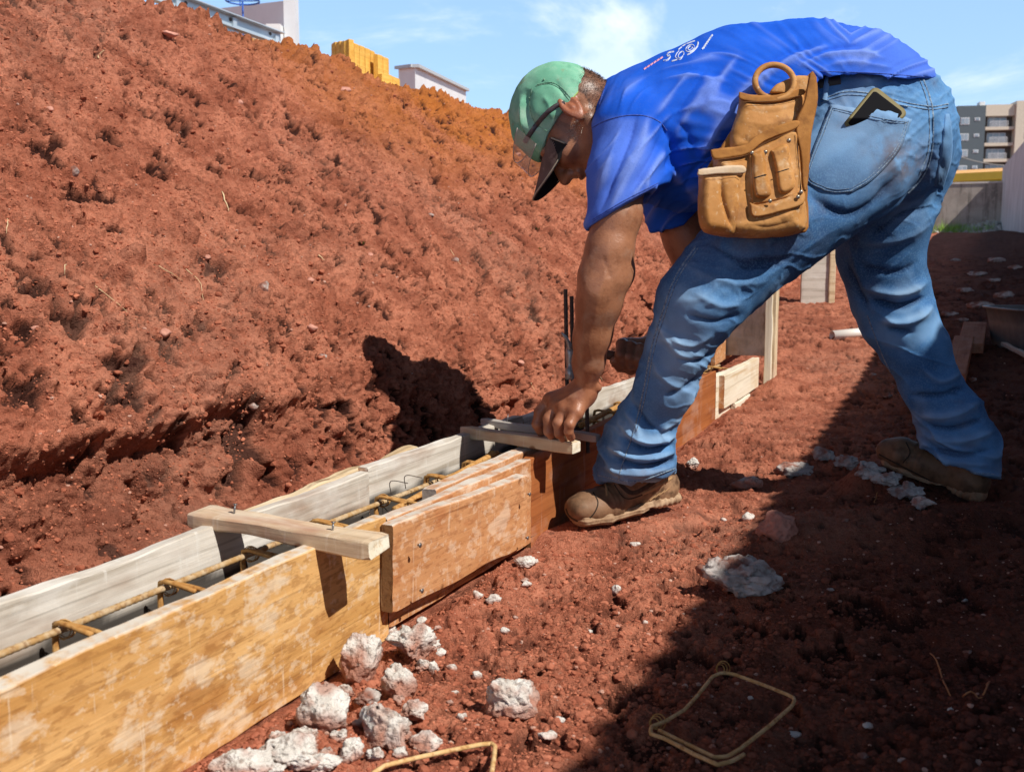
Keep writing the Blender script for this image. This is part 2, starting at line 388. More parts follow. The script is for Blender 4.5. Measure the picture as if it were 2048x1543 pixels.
# ------------------------------------------------------------------ soil
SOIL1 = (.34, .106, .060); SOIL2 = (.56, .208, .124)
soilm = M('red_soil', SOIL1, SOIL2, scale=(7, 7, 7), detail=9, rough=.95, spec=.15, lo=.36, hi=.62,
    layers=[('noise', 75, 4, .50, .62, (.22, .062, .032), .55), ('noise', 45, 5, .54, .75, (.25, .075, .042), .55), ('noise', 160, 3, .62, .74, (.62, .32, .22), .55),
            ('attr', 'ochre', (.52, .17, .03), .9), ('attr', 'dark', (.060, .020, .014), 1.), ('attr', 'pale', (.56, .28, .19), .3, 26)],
    bumps=[(38, 6, .6, .012), (120, 5, .9, .008), (280, 3, .9, .0045)])
def gz(x, y):
    v = VA[0]*x+VA[1]*y
    z = np.interp(y, [-5, 2.4, 3.5, 4.5, 6, 10, 20, 33, 60], [0, 0, .03, .09, .24, .52, .97, 1.34, 1.4])
    return z+.07*sst(v, -.6, .5)+.05*np.exp(-((x-.80)/.34)**2-((y-2.22)/.17)**2)*(1-sst(y, 3.6, 7.5))
BV = [-1.18, -1.27, -1.335, -1.41, -1.56, -1.80, -2.1, -2.38, -2.62, -2.9, -3.5, -6, -30]
BZ = [-.10, -.02, .13, .34, .53, .74, 1.0, 1.24, 1.42, 1.46, 1.46, 1.4, 1.35]
bp_ = curve(np.stack([BV[:11], BZ[:11]], -1), 200)
def soil_disp(p, n, amp=1., fine=True, bigc=1.0):
    """height of clods and pits along the normal"""
    big = fbm(p, 2.3, 3, 1.); mid = fbm(p, 9, 3, 4.); sm = fbm(p, 30, 3, 8.)
    d = .050*big+.020*mid
    patch = sst(fbm(p, 3.1, 3, 20.), -.05, .35)
    b1 = 1-np.abs(fbm(p, 17, 2, 13.))*2.4; d = d+.013*patch*(-np.clip(b1, 0, 1)**2)*1.0
    pit = sst(fbm(p, 14, 3, 31.), .25, .55); d = d-.020*pit*(0.3+patch)
    d = d+.0100*sm*(.6+.9*patch)+.0075*fbm(p, 85, 2, 17.)
    cl = np.clip(np.abs(vn(p[..., 0]*46, p[..., 1]*46, p[..., 2]*46))-.35, 0, 1)*np.sign(vn(p[..., 0]*46, p[..., 1]*46, p[..., 2]*46)); d = d+.022*cl*(.35+sst(fbm(p, 5, 2, 44.), -.3, .4))
    cl = np.clip(vn(p[..., 0]*110+5, p[..., 1]*110, p[..., 2]*110)-.4, 0, 1); d = d+.013*cl
    lum = fbm(p, 4.2, 2, 52.)
    d = d+bigc*clod(p, 19, .10+.30*np.clip(lum+.1, 0, .5), .55)+.85*clod(p, 44, .22+.25*np.clip(lum+.1, 0, .5), .55, 7.)
    if fine: d = d+1.25*clod(p, 95, .45, .55, 3.)
    h2 = sst(fbm(p*np.array([1, 1, .7]), 46, 3, 33.), .22, .32)*sst(fbm(p, 3.6, 3, 35.), -.25, .2); d = d-.020*h2
    ps = p*np.array([1, 1, .55]); hole = sst(fbm(ps, 21, 3, 61.), .22, .34)*(.35+.65*sst(lum, -.1, .3)); d = d-.034*hole
    global PIT
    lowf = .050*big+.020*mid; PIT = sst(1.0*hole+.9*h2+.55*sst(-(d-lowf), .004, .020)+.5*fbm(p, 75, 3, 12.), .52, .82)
    return d*amp
# bank
us = [-1.2]
while us[-1] < 45: us.append(us[-1]+max(.0035, .0035*max(us[-1], .5)/1.55 if us[-1] > .3 else .03))
us = np.array(us); cutu = us
s_ = np.r_[0, np.cumsum(np.linalg.norm(np.diff(bp_, axis=0), axis=1))]
ss = np.r_[np.arange(0, s_[-1]-.55, .0038), np.arange(s_[-1]-.55, s_[-1], .007)]
bv = np.interp(ss, s_, bp_[:, 0]); bz = np.interp(ss, s_, bp_[:, 1])
bv = np.r_[bv, -4.5, -7, -14, -30, -60]; bz = np.r_[bz, 1.46, 1.42, 1.4, 1.4, 1.4]
nv = np.stack([np.gradient(bz), -np.gradient(bv)], -1); nv /= np.linalg.norm(nv, axis=1)[:, None]+1e-9
UU, VV = np.meshgrid(us, bv, indexing='xy'); ZZ = np.broadcast_to(bz[:, None], UU.shape)
p = UU[..., None]*UA+VV[..., None]*VA; p = p.copy(); p[..., 2] = ZZ
wob = .10*vn(us*.55, us*0+3.3, us*0)+.05*vn(us*1.7, us*0+9.1, us*0)
hh = sst(ZZ, .1, 1.3)
p += (wob[None, :]*hh)[..., None]*VA
p[..., 2] += hh*(.05*vn(us*.7, us*0+1.3, us*0+4)+.03*vn(us*3, us*0+6.3, us*0+4))[None]
# hollow and ledge near the foot of the bank on the left
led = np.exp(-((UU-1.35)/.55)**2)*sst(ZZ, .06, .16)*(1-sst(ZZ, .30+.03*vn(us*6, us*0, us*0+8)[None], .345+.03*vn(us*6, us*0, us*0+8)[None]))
nw = nv[:, 0][:, None, None]*VA+nv[:, 1][:, None, None]*np.array([0, 0, 1.])
nw[..., :] = np.where(nw@VA[:, None] < 0, nw, nw)
sgn = 1 if nv[len(ss)//2][0] > 0 else -1
nw = nw*sgn
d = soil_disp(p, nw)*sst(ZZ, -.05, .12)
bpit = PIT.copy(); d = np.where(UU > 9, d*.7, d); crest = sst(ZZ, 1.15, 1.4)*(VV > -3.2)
d = d+crest*(.025*fbm(p, 16, 2, 40.)-.06*np.clip(fbm(p, 7, 3, 50.), 0, 1)+.008*fbm(p, 40, 2, 4.)+1.0*clod(p, 24, .4, .55, 9.))
p = p+(d-.09*led*(1+.6*fbm(p, 12, 2, 5.)))[..., None]*nw
q = proj(p); och = sst(ZZ, .75, 1.3)*sst(UU, 2.6, 4.0)*(.65+.5*fbm(p, 3, 2, 60.))
drk = np.clip(.40*led+.10*sst(fbm(p, 2.0, 3, 70.), .15, .6)+1.0*bpit, 0, 1)  # shade of pits and hollow painted in, plus random darker soil
pale = sst(fbm(p, 1.6, 3, 80.), .05, .6)
shp = p.shape; bankv = p.reshape(-1, 3); bankf = grid_faces(shp[0], shp[1])
if sgn > 0: pass
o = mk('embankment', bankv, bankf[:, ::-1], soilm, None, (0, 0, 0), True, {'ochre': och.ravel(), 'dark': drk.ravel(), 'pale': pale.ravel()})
tag(o, kind='structure')
# ground sheet
am = math.radians(31); fine = np.arange(-am, am, 1.55/1024)
azs = np.r_[np.linspace(-2.6, -am, 60)[:-1], fine, np.linspace(am, 2.6, 60)]
rs = [.25]
while rs[-1] < 900: r = rs[-1]; rs.append(r+(.05 if r < 1.0 else min(max(.0034, r*r*.0019), r*.006) if r < 12 else r*.03))
rs = np.array(rs)
A_, R_ = np.meshgrid(azs, rs); x = R_*np.sin(A_); y = R_*np.cos(A_)
p = np.stack([x, y, gz(x, y)], -1); v_ = VA[0]*x+VA[1]*y; u_ = UA[0]*x+UA[1]*y
amp = .75*(1-sst(R_, 25, 60))
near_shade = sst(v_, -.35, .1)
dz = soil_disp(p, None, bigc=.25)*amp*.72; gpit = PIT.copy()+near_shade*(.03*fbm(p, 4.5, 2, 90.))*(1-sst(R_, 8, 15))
# soil banked up against the outer form boards
dz = dz+.018*np.exp(-((v_+.80)/.08)**2)*(.6+vn(u_*5, u_*0, u_*0))*(u_ < 4.6)
flat = np.exp(-((v_+.95)/.10)**4)*(u_ < 4.6)*(u_ > -1); dz = dz*(1-.8*flat)-.02*flat
# footprints where the boots stand
p[..., 2] += dz
for (t0, t1) in (((.154, 2.265, .012), (.361, 2.40, .028)), ((.984, 2.625, .074), (1.156, 2.485, .010))):
    t0 = np.array(t0); t1 = np.array(t1); e_ = t1-t0; w_0 = p[..., :2]-t0[:2]; tt_ = np.clip((w_0@e_[:2])/(e_[:2]@e_[:2]), -.1, 1.1); dd_ = np.linalg.norm(w_0-tt_[..., None]*e_[:2], axis=-1)
    wt = np.exp(-(dd_/.085)**4); p[..., 2] = p[..., 2]*(1-wt)+(t0[2]+e_[2]*tt_+.3*dz+.012*sst(dd_, .04, .08))*wt
p[..., 2] -= .5*sst(-v_, 1.5, 1.7)+.05*sst(-v_, 1.1, 1.2)*(u_ < 4.6)
q = proj(p); drk = np.clip(.10*sst(fbm(p, 2.4, 3, 71.), .0, .5)+.80*sst(v_, -.58, .0)+.6*gpit*(R_ < 12), 0, 1); pale = sst(fbm(p, 1.9, 3, 81.), .1, .6)*(1-sst(v_, -.45, .2))  # fence shade and pit shade painted into the soil colour
groundv = p.reshape(-1, 3); groundf = grid_faces(*p.shape[:2])
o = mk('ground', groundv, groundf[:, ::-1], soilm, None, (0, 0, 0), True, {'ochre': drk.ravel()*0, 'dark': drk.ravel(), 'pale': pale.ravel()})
tag(o, kind='structure')
me = o.data; 
if me.polygons[len(me.polygons)//2].normal.z < 0: me.flip_normals()
me = bpy.data.objects['embankment'].data
if me.polygons[len(me.polygons)//3].normal.dot(Vector((.5, -.5, .5))) < 0: me.flip_normals()
GS = None
class Ground:
    def __init__(s):
        k = 6; pg = p[::2, 59:-60:2]; s.g = BVHTree.FromPolygons([tuple(a) for a in pg.reshape(-1, 3).tolist()], grid_faces(*pg.shape[:2]).tolist())
        pb = bankv.reshape(shp)[::2, ::2]; s.b = BVHTree.FromPolygons([tuple(a) for a in pb.reshape(-1, 3).tolist()], grid_faces(*pb.shape[:2]).tolist())
    def at(s, px, py, which='gb'):
        best = None
        for k, t in (('g', s.g), ('b', s.b)):
            if k in which:
                h = t.ray_cast(Vector((0, 0, CZ)), ray(px, py))
                if h[0] is not None and (best is None or h[3] < best[3]): best = h
        return (np.array(best[0]), np.array(best[1]) if best[1].dot(ray(px, py)) < 0 else -np.array(best[1])) if best else None
    def z(s, x, y):
        h = s.g.ray_cast(Vector((x, y, 5)), Vector((0, 0, -1))); return h[0].z if h[0] is not None else float(gz(x, y))
G = Ground()
# ------------------------------------------------------------------ rocks
def icos(sub):
    import bmesh
    bm = bmesh.new(); bmesh.ops.create_icosphere(bm, subdivisions=sub, radius=1); v = np.array([q.co[:] for q in bm.verts]); f = np.array([[a.index for a in q.verts] for q in bm.faces]); bm.free(); return v, f
I1, I3, I5 = icos(2), icos(3), icos(5); I0 = icos(1)
def rockshape(base, seed, rough=.35, cuts=8):
    v = base[0].copy(); r = np.random.default_rng(seed)
    for _ in range(cuts):
        n = nrm(r.normal(size=3)); dd = v@n-r.uniform(.55, .85); v = v-np.clip(dd, 0, 9)[:, None]*n
    o = seed*3.7
    k = 1+rough*.9*fbm(v, 1.2, 2, o)+rough*.22*fbm(v, 3.5, 2, o+5)-rough*.30*np.abs(fbm(v, 2.6, 2, o+2))+rough*.10*fbm(v, 13, 3, o+9)-rough*.35*sst(fbm(v, 6, 2, o+3), .28, .42)+.03*fbm(v, 30, 2, o+1)
    return v*k[:, None]
concm = M('broken_concrete', (.66, .61, .55), (.84, .80, .75), scale=(30, 30, 30), detail=6, rough=.95, spec=.2,
    layers=[('attr', 'soil', (.42, .15, .085), .85), ('noise', 18, 4, .56, .68, (.45, .19, .12), .5), ('voro', 75, .12, .3, (.34, .26, .22), .75), ('noise', 90, 3, .6, .72, (.3, .24, .2), .6)],
    bumps=[(45, 6, 1.0, .012), (170, 4, .8, .004)])
concd = M('earthy_concrete', (.38, .33, .30), (.58, .53, .50), scale=(30, 30, 30), detail=6, rough=.95, spec=.2,
    layers=[('noise', 16, 4, .45, .62, (.25, .085, .05), .9), ('voro', 75, .12, .3, (.2, .15, .13), .6)], bumps=[(45, 6, .8, .008), (170, 4, .5, .003)])
redstone = M('red_stone', (.50, .22, .16), (.62, .30, .22), scale=(20, 20, 20), rough=.9, layers=[('noise', 60, 4, .5, .7, (.24, .08, .05), .6)], bumps=[(60, 5, .6, .005)])
nrm3_ = lambda a: a/(np.linalg.norm(a, axis=-1)[..., None]+1e-12)
def rock(px, py, wpx, hpx, seed, label, mat=None, name='concrete_chunk', cat='rubble', group=None, base=None, sink=.25, flatk=1., rot=None, rough=.35):
    g = G.at(px, py+hpx*.25)
    if g is None: return
    c, n = g; s = c[1]/FP; fl_ = min(hpx/wpx*1.3, 1); v = rockshape(base or I5, seed, rough*fl_); v /= np.abs(v).max(0)
    a = rot if rot is not None else 0.; R = np.array([[math.cos(a), -math.sin(a), 0], [math.sin(a), math.cos(a), 0], [0, 0, 1]])
    v = v*np.array([wpx*s/2, (wpx*.4+hpx*.4)*s/2*1.0, hpx*s/2*flatk]); v = v@R.T; nn_ = nrm3_(v/np.array([wpx*s/2, (wpx*.4+hpx*.4)*s/2, hpx*s/2])); sz_ = min(wpx, 110)*s; v = v+nn_*(sz_*(.05*fbm(v, 3.2/sz_, 2, seed+1.)+.045*fbm(v, 9/sz_, 3, seed+3.)-.05*sst(fbm(v, 6/sz_, 2, seed+6.), .2, .3)))[:, None]
    zr = v[:, 2]/(np.abs(v[:, 2]).max()+1e-9)+.5*fbm(v, 40, 3, seed); st_ = np.clip(1-sst(zr, -.50, .40)+.75*sst(fbm(v, 28, 3, seed+4.), .05, .4), 0, 1)
    o = mk(name, v+c+np.array([0, 0, hpx*s/2*(1-2*sink)*flatk]), (base or I5)[1], mat or concm, None, c, True, {'soil': st_})
    return tag(o, label, cat, group)
rock(720, 1325, 96, 125, 11, 'tall white concrete lump standing closest against the form board', sink=.12, rough=.2)
rock(827, 1287, 115, 85, 12, 'ragged white concrete lump just under the corner of the nailed board', sink=.15, rough=.55)
rock(800, 1365, 78, 90, 13, 'cream rounded concrete lump right of the tall white one', sink=.15, rough=.25)
rock(655, 1425, 125, 105, 14, 'broad white concrete lump with dark pits beside the long form board', sink=.15, rough=.3)
rock(772, 1460, 115, 105, 15, 'white and red concrete lump in the middle of the rubble pile', sink=.15, rough=.45)
rock(1015, 1398, 135, 95, 16, 'soil covered concrete lump lying alone on sunlit red earth', sink=.2, rough=.45)
rock(590, 1505, 150, 90, 17, 'flat crumbling concrete lump at the foot of the long form board', sink=.25, rough=.5)
rock(495, 1530, 150, 70, 18, 'low white concrete lump at the bottom edge of the picture', sink=.25, rough=.5)
rock(700, 1500, 60, 60, 19, 'small round concrete lump in front of the broad pitted one', sink=.2)
rock(640, 1530, 90, 55, 20, 'small white concrete lump near the rusty stirrup end', sink=.2, rough=.45)
rock(825, 1425, 70, 60, 21, 'small sharp white concrete lump right of the white and red one', sink=.2, rough=.5)
rock(850, 1485, 85, 50, 22, 'dull brown concrete lump above the sunlit rusty stirrup', sink=.2, rough=.4)
rock(735, 1395, 60, 45, 24, 'reddish concrete lump wedged between larger white ones', mat=concd, sink=.2, rough=.4)
rock(1055, 1122, 58, 26, 25, 'flat pale concrete flake under the end of the nailed board', sink=.3, rough=.4)
rock(1482, 1164, 190, 90, 431, 'large flat grey concrete lump lying in the shade', mat=concd, sink=.16, rough=.75)
rock(1555, 1058, 96, 86, 32, 'flat dusty red stone lying in the shade', mat=redstone, name='red_stone', cat='stone', sink=.3, rough=.3)
rock(1496, 1034, 30, 20, 33, 'small clean white stone between shade and front boot', sink=.2, name='white_stone', cat='stone', base=I3)
rock(1590, 940, 90, 40, 34, 'earthy concrete lump at the edge of the shade behind the front boot', mat=concd, sink=.3, rough=.45)
rock(1490, 966, 78, 38, 35, 'sunlit concrete lump beside the shadow behind the front boot', sink=.3, rough=.5)
rock(1383, 928, 30, 28, 36, 'small pale concrete lump right behind the front trouser hem', sink=.2, rough=.4)
for i, (a, b, ww, hh_, r_) in enumerate([(1654, 914, 60, 34, -.3), (1696, 928, 62, 32, -.4), (1736, 944, 68, 36, -.5), (1776, 964, 72, 40, -.5), (1812, 986, 74, 40, -.6), (1848, 1010, 60, 34, -.7)]):
    rock(a, b, ww, hh_, 50+i, ['first', 'second', 'third', 'fourth', 'fifth', 'last'][i]+' grey lump from the left in the mortar trail below the rear boot', mat=M('pale_mortar', (.38, .36, .35), (.60, .58, .55), scale=(40, 40, 40), rough=.9, layers=[('noise', 22, 4, .52, .66, (.3, .11, .07), .8)], bumps=[(60, 5, .8, .006)]) if i == 0 else bpy.data.materials['pale_mortar'],
         name='mortar_lump', group='mortar lumps in a trail on the mound', sink=.12, rough=.8, rot=r_*.9)
for i, (a, b, ww, hh_) in enumerate([(745,1300,34,30),(690,1382,46,36),(742,1420,40,34),(720,1445,36,30),(680,1470,44,34),(750,1510,48,36),(800,1400,34,28),(612,1465,60,40),(560,1480,54,38),(545,1540,60,40),(450,1545,70,40),(800,1505,36,24),(870,1290,34,26),(845,1330,40,30),(775,1265,40,30),(790,1435,30,24),(815,1470,34,26),(655,1505,40,30)]):
    rock(a, b, ww, hh_, 300+i, 'fist sized or smaller concrete crumb filling the rubble pile by the long board', name='concrete_crumb', group='concrete crumbs filling the rubble pile', base=I3 if ww < 40 else I5, sink=.2, rough=.6)
small = [(880,1305,26,20),(868,1335,24,34),(905,1335,30,16),(955,1190,26,22),(985,1200,40,26),(1232,1182,22,28),(1052,1168,28,16),(1050,1160,20,12),(910,1385,22,14),(900,1405,18,12),(925,1432,26,18),
 (1010,1260,22,14),(1030,1235,14,10),(1180,1262,16,10),(1290,1245,14,10),(955,1350,22,18),(845,1240,26,18),(1090,1470,50,22),(1120,1440,26,16),(875,1255,20,14),(1445,1040,18,14),(1270,1088,24,12),(1090,1000,18,10)]
for i, (a, b, c_, d_) in enumerate(small):
    o = rock(a, b, c_, d_, 80+i, 'small pale concrete chip on the sunlit red soil by the form boards', name='concrete_chip', cat='rubble', group='pale concrete chips scattered on sunlit soil', base=I3, sink=.2, rough=.35)
shade_small = [(1105+480,1470,40,22),(1495+60,1470-40,18,12),(1500,1395,14,10),(1680,1290,14,8),(1930,1180+20,16,10),(1945,760,20,12),(1745,640+110,18,12),(1775,790,20,12),(1635,905,26,14),(1690,1040,16,12),(1735,1450,26,18),(1935,1302,20,10),(1900,1420,16,16),(1725,1510,26,20),(1800,1520,20,12),(1430,1480,14,10),(1660,1180,18,12),(1420,1390,14,10)]
for i, (a, b, c_, d_) in enumerate(shade_small):
    rock(a, b, c_, d_, 120+i, 'tiny grey stone pressed into the shaded red soil', mat=concd if i % 2 else concm, name='small_stone', cat='stone', group='tiny stones in the shaded soil', base=I3, sink=.3)
# far debris on the dark ground at the right
for i, (a, b, c_, d_) in enumerate([(1955,548,42,14),(1930,580,40,12),(1985,560,34,12),(1910,520,26,10),(2010,590,50,16),(1960,610,60,16),(1900,628,36,12),(1990,520,40,12),(1925,640,30,10),(2030,535,30,12)]):
    rock(a, b, c_, d_, 150+i, 'flat stone on the far shaded ground behind the rear leg', mat=concd, name='flat_stone', cat='stone', group='flat stones on the far ground', base=I3, sink=.3)
# clods and grit, uncountable
def clods(name, pts, size, mat, seed, dark=None, I1=None):
    I1 = I1 or globals()['I1']; r = np.random.default_rng(seed); tv = [rockshape(I1, seed*10+i, .35, 3) for i in range(8)]
    n = len(pts); k = r.integers(0, 8, n); T = np.stack(tv)[k]
    ang = r.uniform(0, 6.28, n); c, s = np.cos(ang), np.sin(ang)
    x = T[..., 0]*c[:, None]-T[..., 1]*s[:, None]; y = T[..., 0]*s[:, None]+T[..., 1]*c[:, None]
    T = np.stack([x, y*r.uniform(.7, 1, n)[:, None], T[..., 2]*r.uniform(.5, .9, n)[:, None]], -1)*size[:, None, None]+pts[:, None]
    f = I1[1][None]+(np.arange(n)*len(I1[0]))[:, None, None]
    at = np.repeat(r.random(n), len(I1[0]))
    dk = np.repeat(np.zeros(n) if dark is None else dark, len(I1[0])); return mk(name, T.reshape(-1, 3), f.reshape(-1, 3), mat, None, (0, 0, 0), False, {'v': at, 'dark': dk})
clodm = M('soil_clods', SOIL1, SOIL2, scale=(20, 20, 20), rough=.95, spec=.1, layers=[('attr', 'v', (.30, .095, .055), .8), ('attr', 'dark', (.10, .036, .027), 1.)], bumps=[(120, 4, .5, .004)])
gritm = M('grit', (.42, .20, .14), (.62, .42, .33), scale=(3, 3, 3), rough=.9, layers=[('attr', 'v', (.50, .24, .17), .7)], bumps=[(120, 4, .4, .003)])
bw = bankv.reshape(shp)
vis = np.argwhere((proj(bw)[..., 0] > -60) & (proj(bw)[..., 0] < 1750) & (proj(bw)[..., 1] > -40) & (proj(bw)[..., 1] < 1300) & (UU > .3) & (UU < 9))
def pick(n, bias=1.0):
    k = vis[rng.integers(0, len(vis), n)]; return bw[k[:, 0], k[:, 1]]
b1 = pick(9000); sz = .0022+.0075*rng.random(9000)**4
gsel = p.reshape(-1, 3)[(proj(p.reshape(-1, 3))[:, 0] > -50) & (proj(p.reshape(-1, 3))[:, 0] < 2100) & (R_.ravel() > .9) & (R_.ravel() < 9) & (v_.ravel() > -.86)]
g1 = gsel[rng.integers(0, len(gsel), 16000)]; sg = .0014+.0075*rng.random(16000)**5
tag(clods('soil_clods', np.r_[b1, g1], np.r_[sz, sg], clodm, 3, np.r_[np.zeros(9000), .85*sst(g1@VA, -.58, .05)]), 'loose clods of red soil lying on the bank and ground', 'soil', kind='stuff')  # clods painted darker where the fence shades the ground
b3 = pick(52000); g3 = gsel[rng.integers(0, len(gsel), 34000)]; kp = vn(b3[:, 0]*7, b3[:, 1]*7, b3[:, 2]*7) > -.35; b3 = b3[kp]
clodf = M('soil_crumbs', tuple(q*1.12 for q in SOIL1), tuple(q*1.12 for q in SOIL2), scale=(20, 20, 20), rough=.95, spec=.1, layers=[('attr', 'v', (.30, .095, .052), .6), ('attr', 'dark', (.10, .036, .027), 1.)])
tag(clods('soil_crumbs', np.r_[b3, g3], np.r_[.0013+.0034*rng.random(len(b3))**2.5, .0010+.0030*rng.random(len(g3))**2.5], clodf, 6, np.r_[np.zeros(len(b3)), .88*sst(g3@VA, -.58, .05)], I0), 'fine crumbs of red soil covering the bank and ground', 'soil', kind='stuff')  # crumbs carry the same painted fence shade
b2 = pick(1500); g2 = gsel[rng.integers(0, len(gsel), 1400)]
tag(clods('grit', np.r_[b2, g2], .0012+.0042*rng.random(2900)**3, gritm, 5), 'pale grit and small pebbles scattered through the red soil', 'gravel', kind='stuff')
# paler stones showing in the bank face
for i, (a, b, c_, d_) in enumerate([(528,575,30,36),(70,657,20,16),(330,665,26,20),(505,812,24,20),(338,68,36,14),(625,905-250,22,16),(645,712,20,14),(100,217,14,12),(1035,310,14,10),(910,520,16,12),(620,560,18,12),(1040,725,18,14),(860,430,16,10),(690,180,24,14),(480,205,16,12),(150,345,22,26),(415,515,14,12),(740,690-180,14,10)]):
    g = G.at(a, b, 'b')
    if g is None: continue
    c, n = g; s = c[1]/FP; v = rockshape(I3, 200+i, .25); v /= np.abs(v).max(0); v = v*np.array([c_*s*.5, c_*s*.4, d_*s*.5])
    tag(mk('bank_stone', v+c, I3[1], redstone if i % 3 else concd, None, c), 'small pinkish stone stuck in the face of the red bank', 'stone', 'stones stuck in the bank face')
# straws and roots
strawm = M('dry_straw', (.62, .42, .22), (.75, .58, .34), rough=.8)
for i, (pl, r_) in enumerate([([(443,385),(450,405),(457,425)], .0022), ([(308,530),(335,545),(365,562)], .0011), ([(370,540),(395,560),(402,578),(405,602)], .0011), ([(190,572),(215,590),(240,612),(270,640)], .0011),
        ([(196,118),(203,108),(210,102)], .0025), ([(14,440),(14,468)], .0012), ([(1060,765),(1068,780)], .0016), ([(130,530),(129,550)], .0012), ([(900,500),(915,525),(930,540)], .0009), ([(636,512),(650,522)], .0022), ([(1196,748),(1205,760)], .0012)]):
    pts = []
    for a, b in curve(pl, 8):
        g = G.at(a, b, 'b')
        if g: pts.append(g[0]+g[1]*.004)
    if len(pts) > 2:
        v, f = tube(pts, np.linspace(r_, r_*.4, len(pts)), 5); tag(mk('dry_straw', v, f, strawm, None, pts[0]), 'thin dry straw lying on the face of the red bank', 'straw', 'dry straws on the bank')
rootm = M('root', (.42, .16, .06), (.5, .22, .08), rough=.8)
for i, (pl, lb) in enumerate([([(1860,1312),(1880,1345),(1892,1385),(1900,1400)], 'long thin orange root lying on shaded soil'), ([(1925,1400),(1945,1393),(1960,1398),(1978,1375),(1972,1378)], 'curled orange root right of the long one'), ([(1755,988),(1748,1010)], 'short root sticking up near the mortar trail')]):
    pts = [G.at(a, b)[0]+np.array([0, 0, .005+.004*math.sin(k)]) for k, (a, b) in enumerate(curve(pl, 10))]
    v, f = tube(pts, .0012, 5); tag(mk('root', v, f, rootm, None, pts[0]), lb, 'root')
greenm = M('leaf', (.16, .30, .05), (.28, .42, .10), rough=.6)
for i, (a, b) in enumerate([(725,490),(980,470),(1080,500),(1075,460),(1318,505),(1645,600)]):
    g = G.at(a, b)
    if g:
        mb = MB()
        for k in range(5):
            t = k*1.3+i; dd = np.array([math.cos(t), math.sin(t)*.4-.5, .9]); dd /= np.linalg.norm(dd); sdv = np.cross(dd, [0, 0, 1])*.004; c = g[0]
            mb.add([c, c+dd*.009+sdv, c+dd*.02, c+dd*.009-sdv], [(0, 1, 2, 3)])
        tag(mb.build('seedling', greenm, None, g[0]), 'tiny pale green seedling on the red bank', 'plant', 'seedlings on the bank')
# ------------------------------------------------------------------ timber and steel of the formwork
def wood(name, c1, c2, streak, chalk=None, ck=.0, knots=(.16, .06, .02), dirt=None, gs=1., rough=.8, speck=False, low=False):
    ly = [('noise', (2.2*gs, 60, 60), 5, .5, .72, streak, .75), ('noise', (5, 9, 9), 3, .52, .72, streak, .5), ('noise', (.9, 170, 170), 3, .55, .7, tuple(q*.55 for q in streak), .45),
          ('noise', (9, 16, 16), 2, .70, .76, knots, .85)]
    if chalk: ly += [('noise', (6, 11, 11), 7, .50, .66, chalk, ck), ('noise', (70, 9, 9), 5, .60, .70, chalk, ck*.8)]
    if speck: ly = [('noise', (7, 14, 14), 6, .48, .66, tuple(q*1.2 for q in streak), .6), ('noise', (40, 110, 110), 3, .50, .62, tuple(q*.8 for q in streak), .4), ('noise', (1.2, 90, 90), 3, .58, .7, tuple(q*.7 for q in streak), .3), ('noise', (12, 12, 12), 3, .68, .75, knots, .8), ('noise', (9, 15, 15), 13, .56, .64, chalk, ck), ('noise', (60, 5, 5), 4, .64, .70, chalk, ck*.8), ('noise', (45, 60, 60), 5, .55, .62, chalk, ck*.7), ('noise', (5, 200, 200), 3, .56, .68, tuple(q*.6 for q in streak), .35), ('attr', 'edge', (.66, .62, .55), .9, 30)]
    if dirt: ly.append(('noise', (3, 8, 8), 4, .5, .7, dirt, .8))
    if low: ly.append(('attr', 'low', (.040, .034, .030), .95))  # shadow of the outer board painted on the lower inner boards
    return M(name, c1, c2, scale=(1.2, 22, 22), detail=6, rough=rough, spec=.25, layers=ly, bumps=[((3, 120, 120), 4, .55, .002), (60, 4, .3, .002)], lo=.3, hi=.7)
orange = wood('orange_form_board', (.58, .30, .09), (.78, .47, .19), (.34, .13, .03), (.82, .68, .50), .58, speck=True)
cleatw = wood('reddish_board', (.52, .23, .09), (.66, .34, .16), (.36, .12, .04), (.82, .64, .48), .5, speck=True)
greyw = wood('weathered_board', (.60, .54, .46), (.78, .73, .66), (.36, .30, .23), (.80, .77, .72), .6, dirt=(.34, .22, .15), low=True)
rustw = wood('rusty_brown_panel', (.34, .105, .03), (.44, .15, .045), (.22, .055, .015), (.55, .36, .28), .35)
palew = wood('pale_plywood', (.78, .70, .54), (.86, .80, .66), (.60, .42, .22), None, 0)
darkw = wood('end_grain', (.17, .085, .035), (.27, .14, .06), (.10, .04, .02))
pinew = wood('fresh_pine', (.60, .46, .28), (.76, .62, .42), (.40, .25, .12), (.82, .74, .60), .5, dirt=(.48, .24, .14))
slatg = wood('grey_slat', (.42, .38, .34), (.52, .47, .42), (.28, .24, .21), None, 0)
bracew = wood('weathered_block', (.52, .37, .23), (.74, .58, .40), (.32, .20, .12), (.80, .72, .60), .5, dirt=(.44, .20, .12), gs=1.5)
rustb = M('bright_rust', (.60, .36, .14), (.76, .52, .26), scale=60, rough=.8, layers=[('noise', 90, 3, .5, .7, (.36, .16, .05), .8)], spec=.3)
redw = wood('red_brown_timber', (.33, .12, .06), (.42, .18, .10), (.22, .07, .03), (.5, .3, .22), .3)
rust = M('rusty_steel', (.46, .22, .06), (.60, .34, .12), scale=60, rough=.8, layers=[('noise', 120, 3, .5, .7, (.25, .09, .02), .7)], bumps=[(200, 3, .4, .001)], spec=.3)
ribm = M('ribbed_steel', (.44, .26, .10), (.56, .42, .26), scale=60, rough=.7, layers=[('noise', (120), 3, .5, .7, (.22, .10, .04), .7)], spec=.4)
darkst = M('dark_steel', (.06, .045, .04), (.10, .07, .05), scale=60, rough=.6, spec=.4)
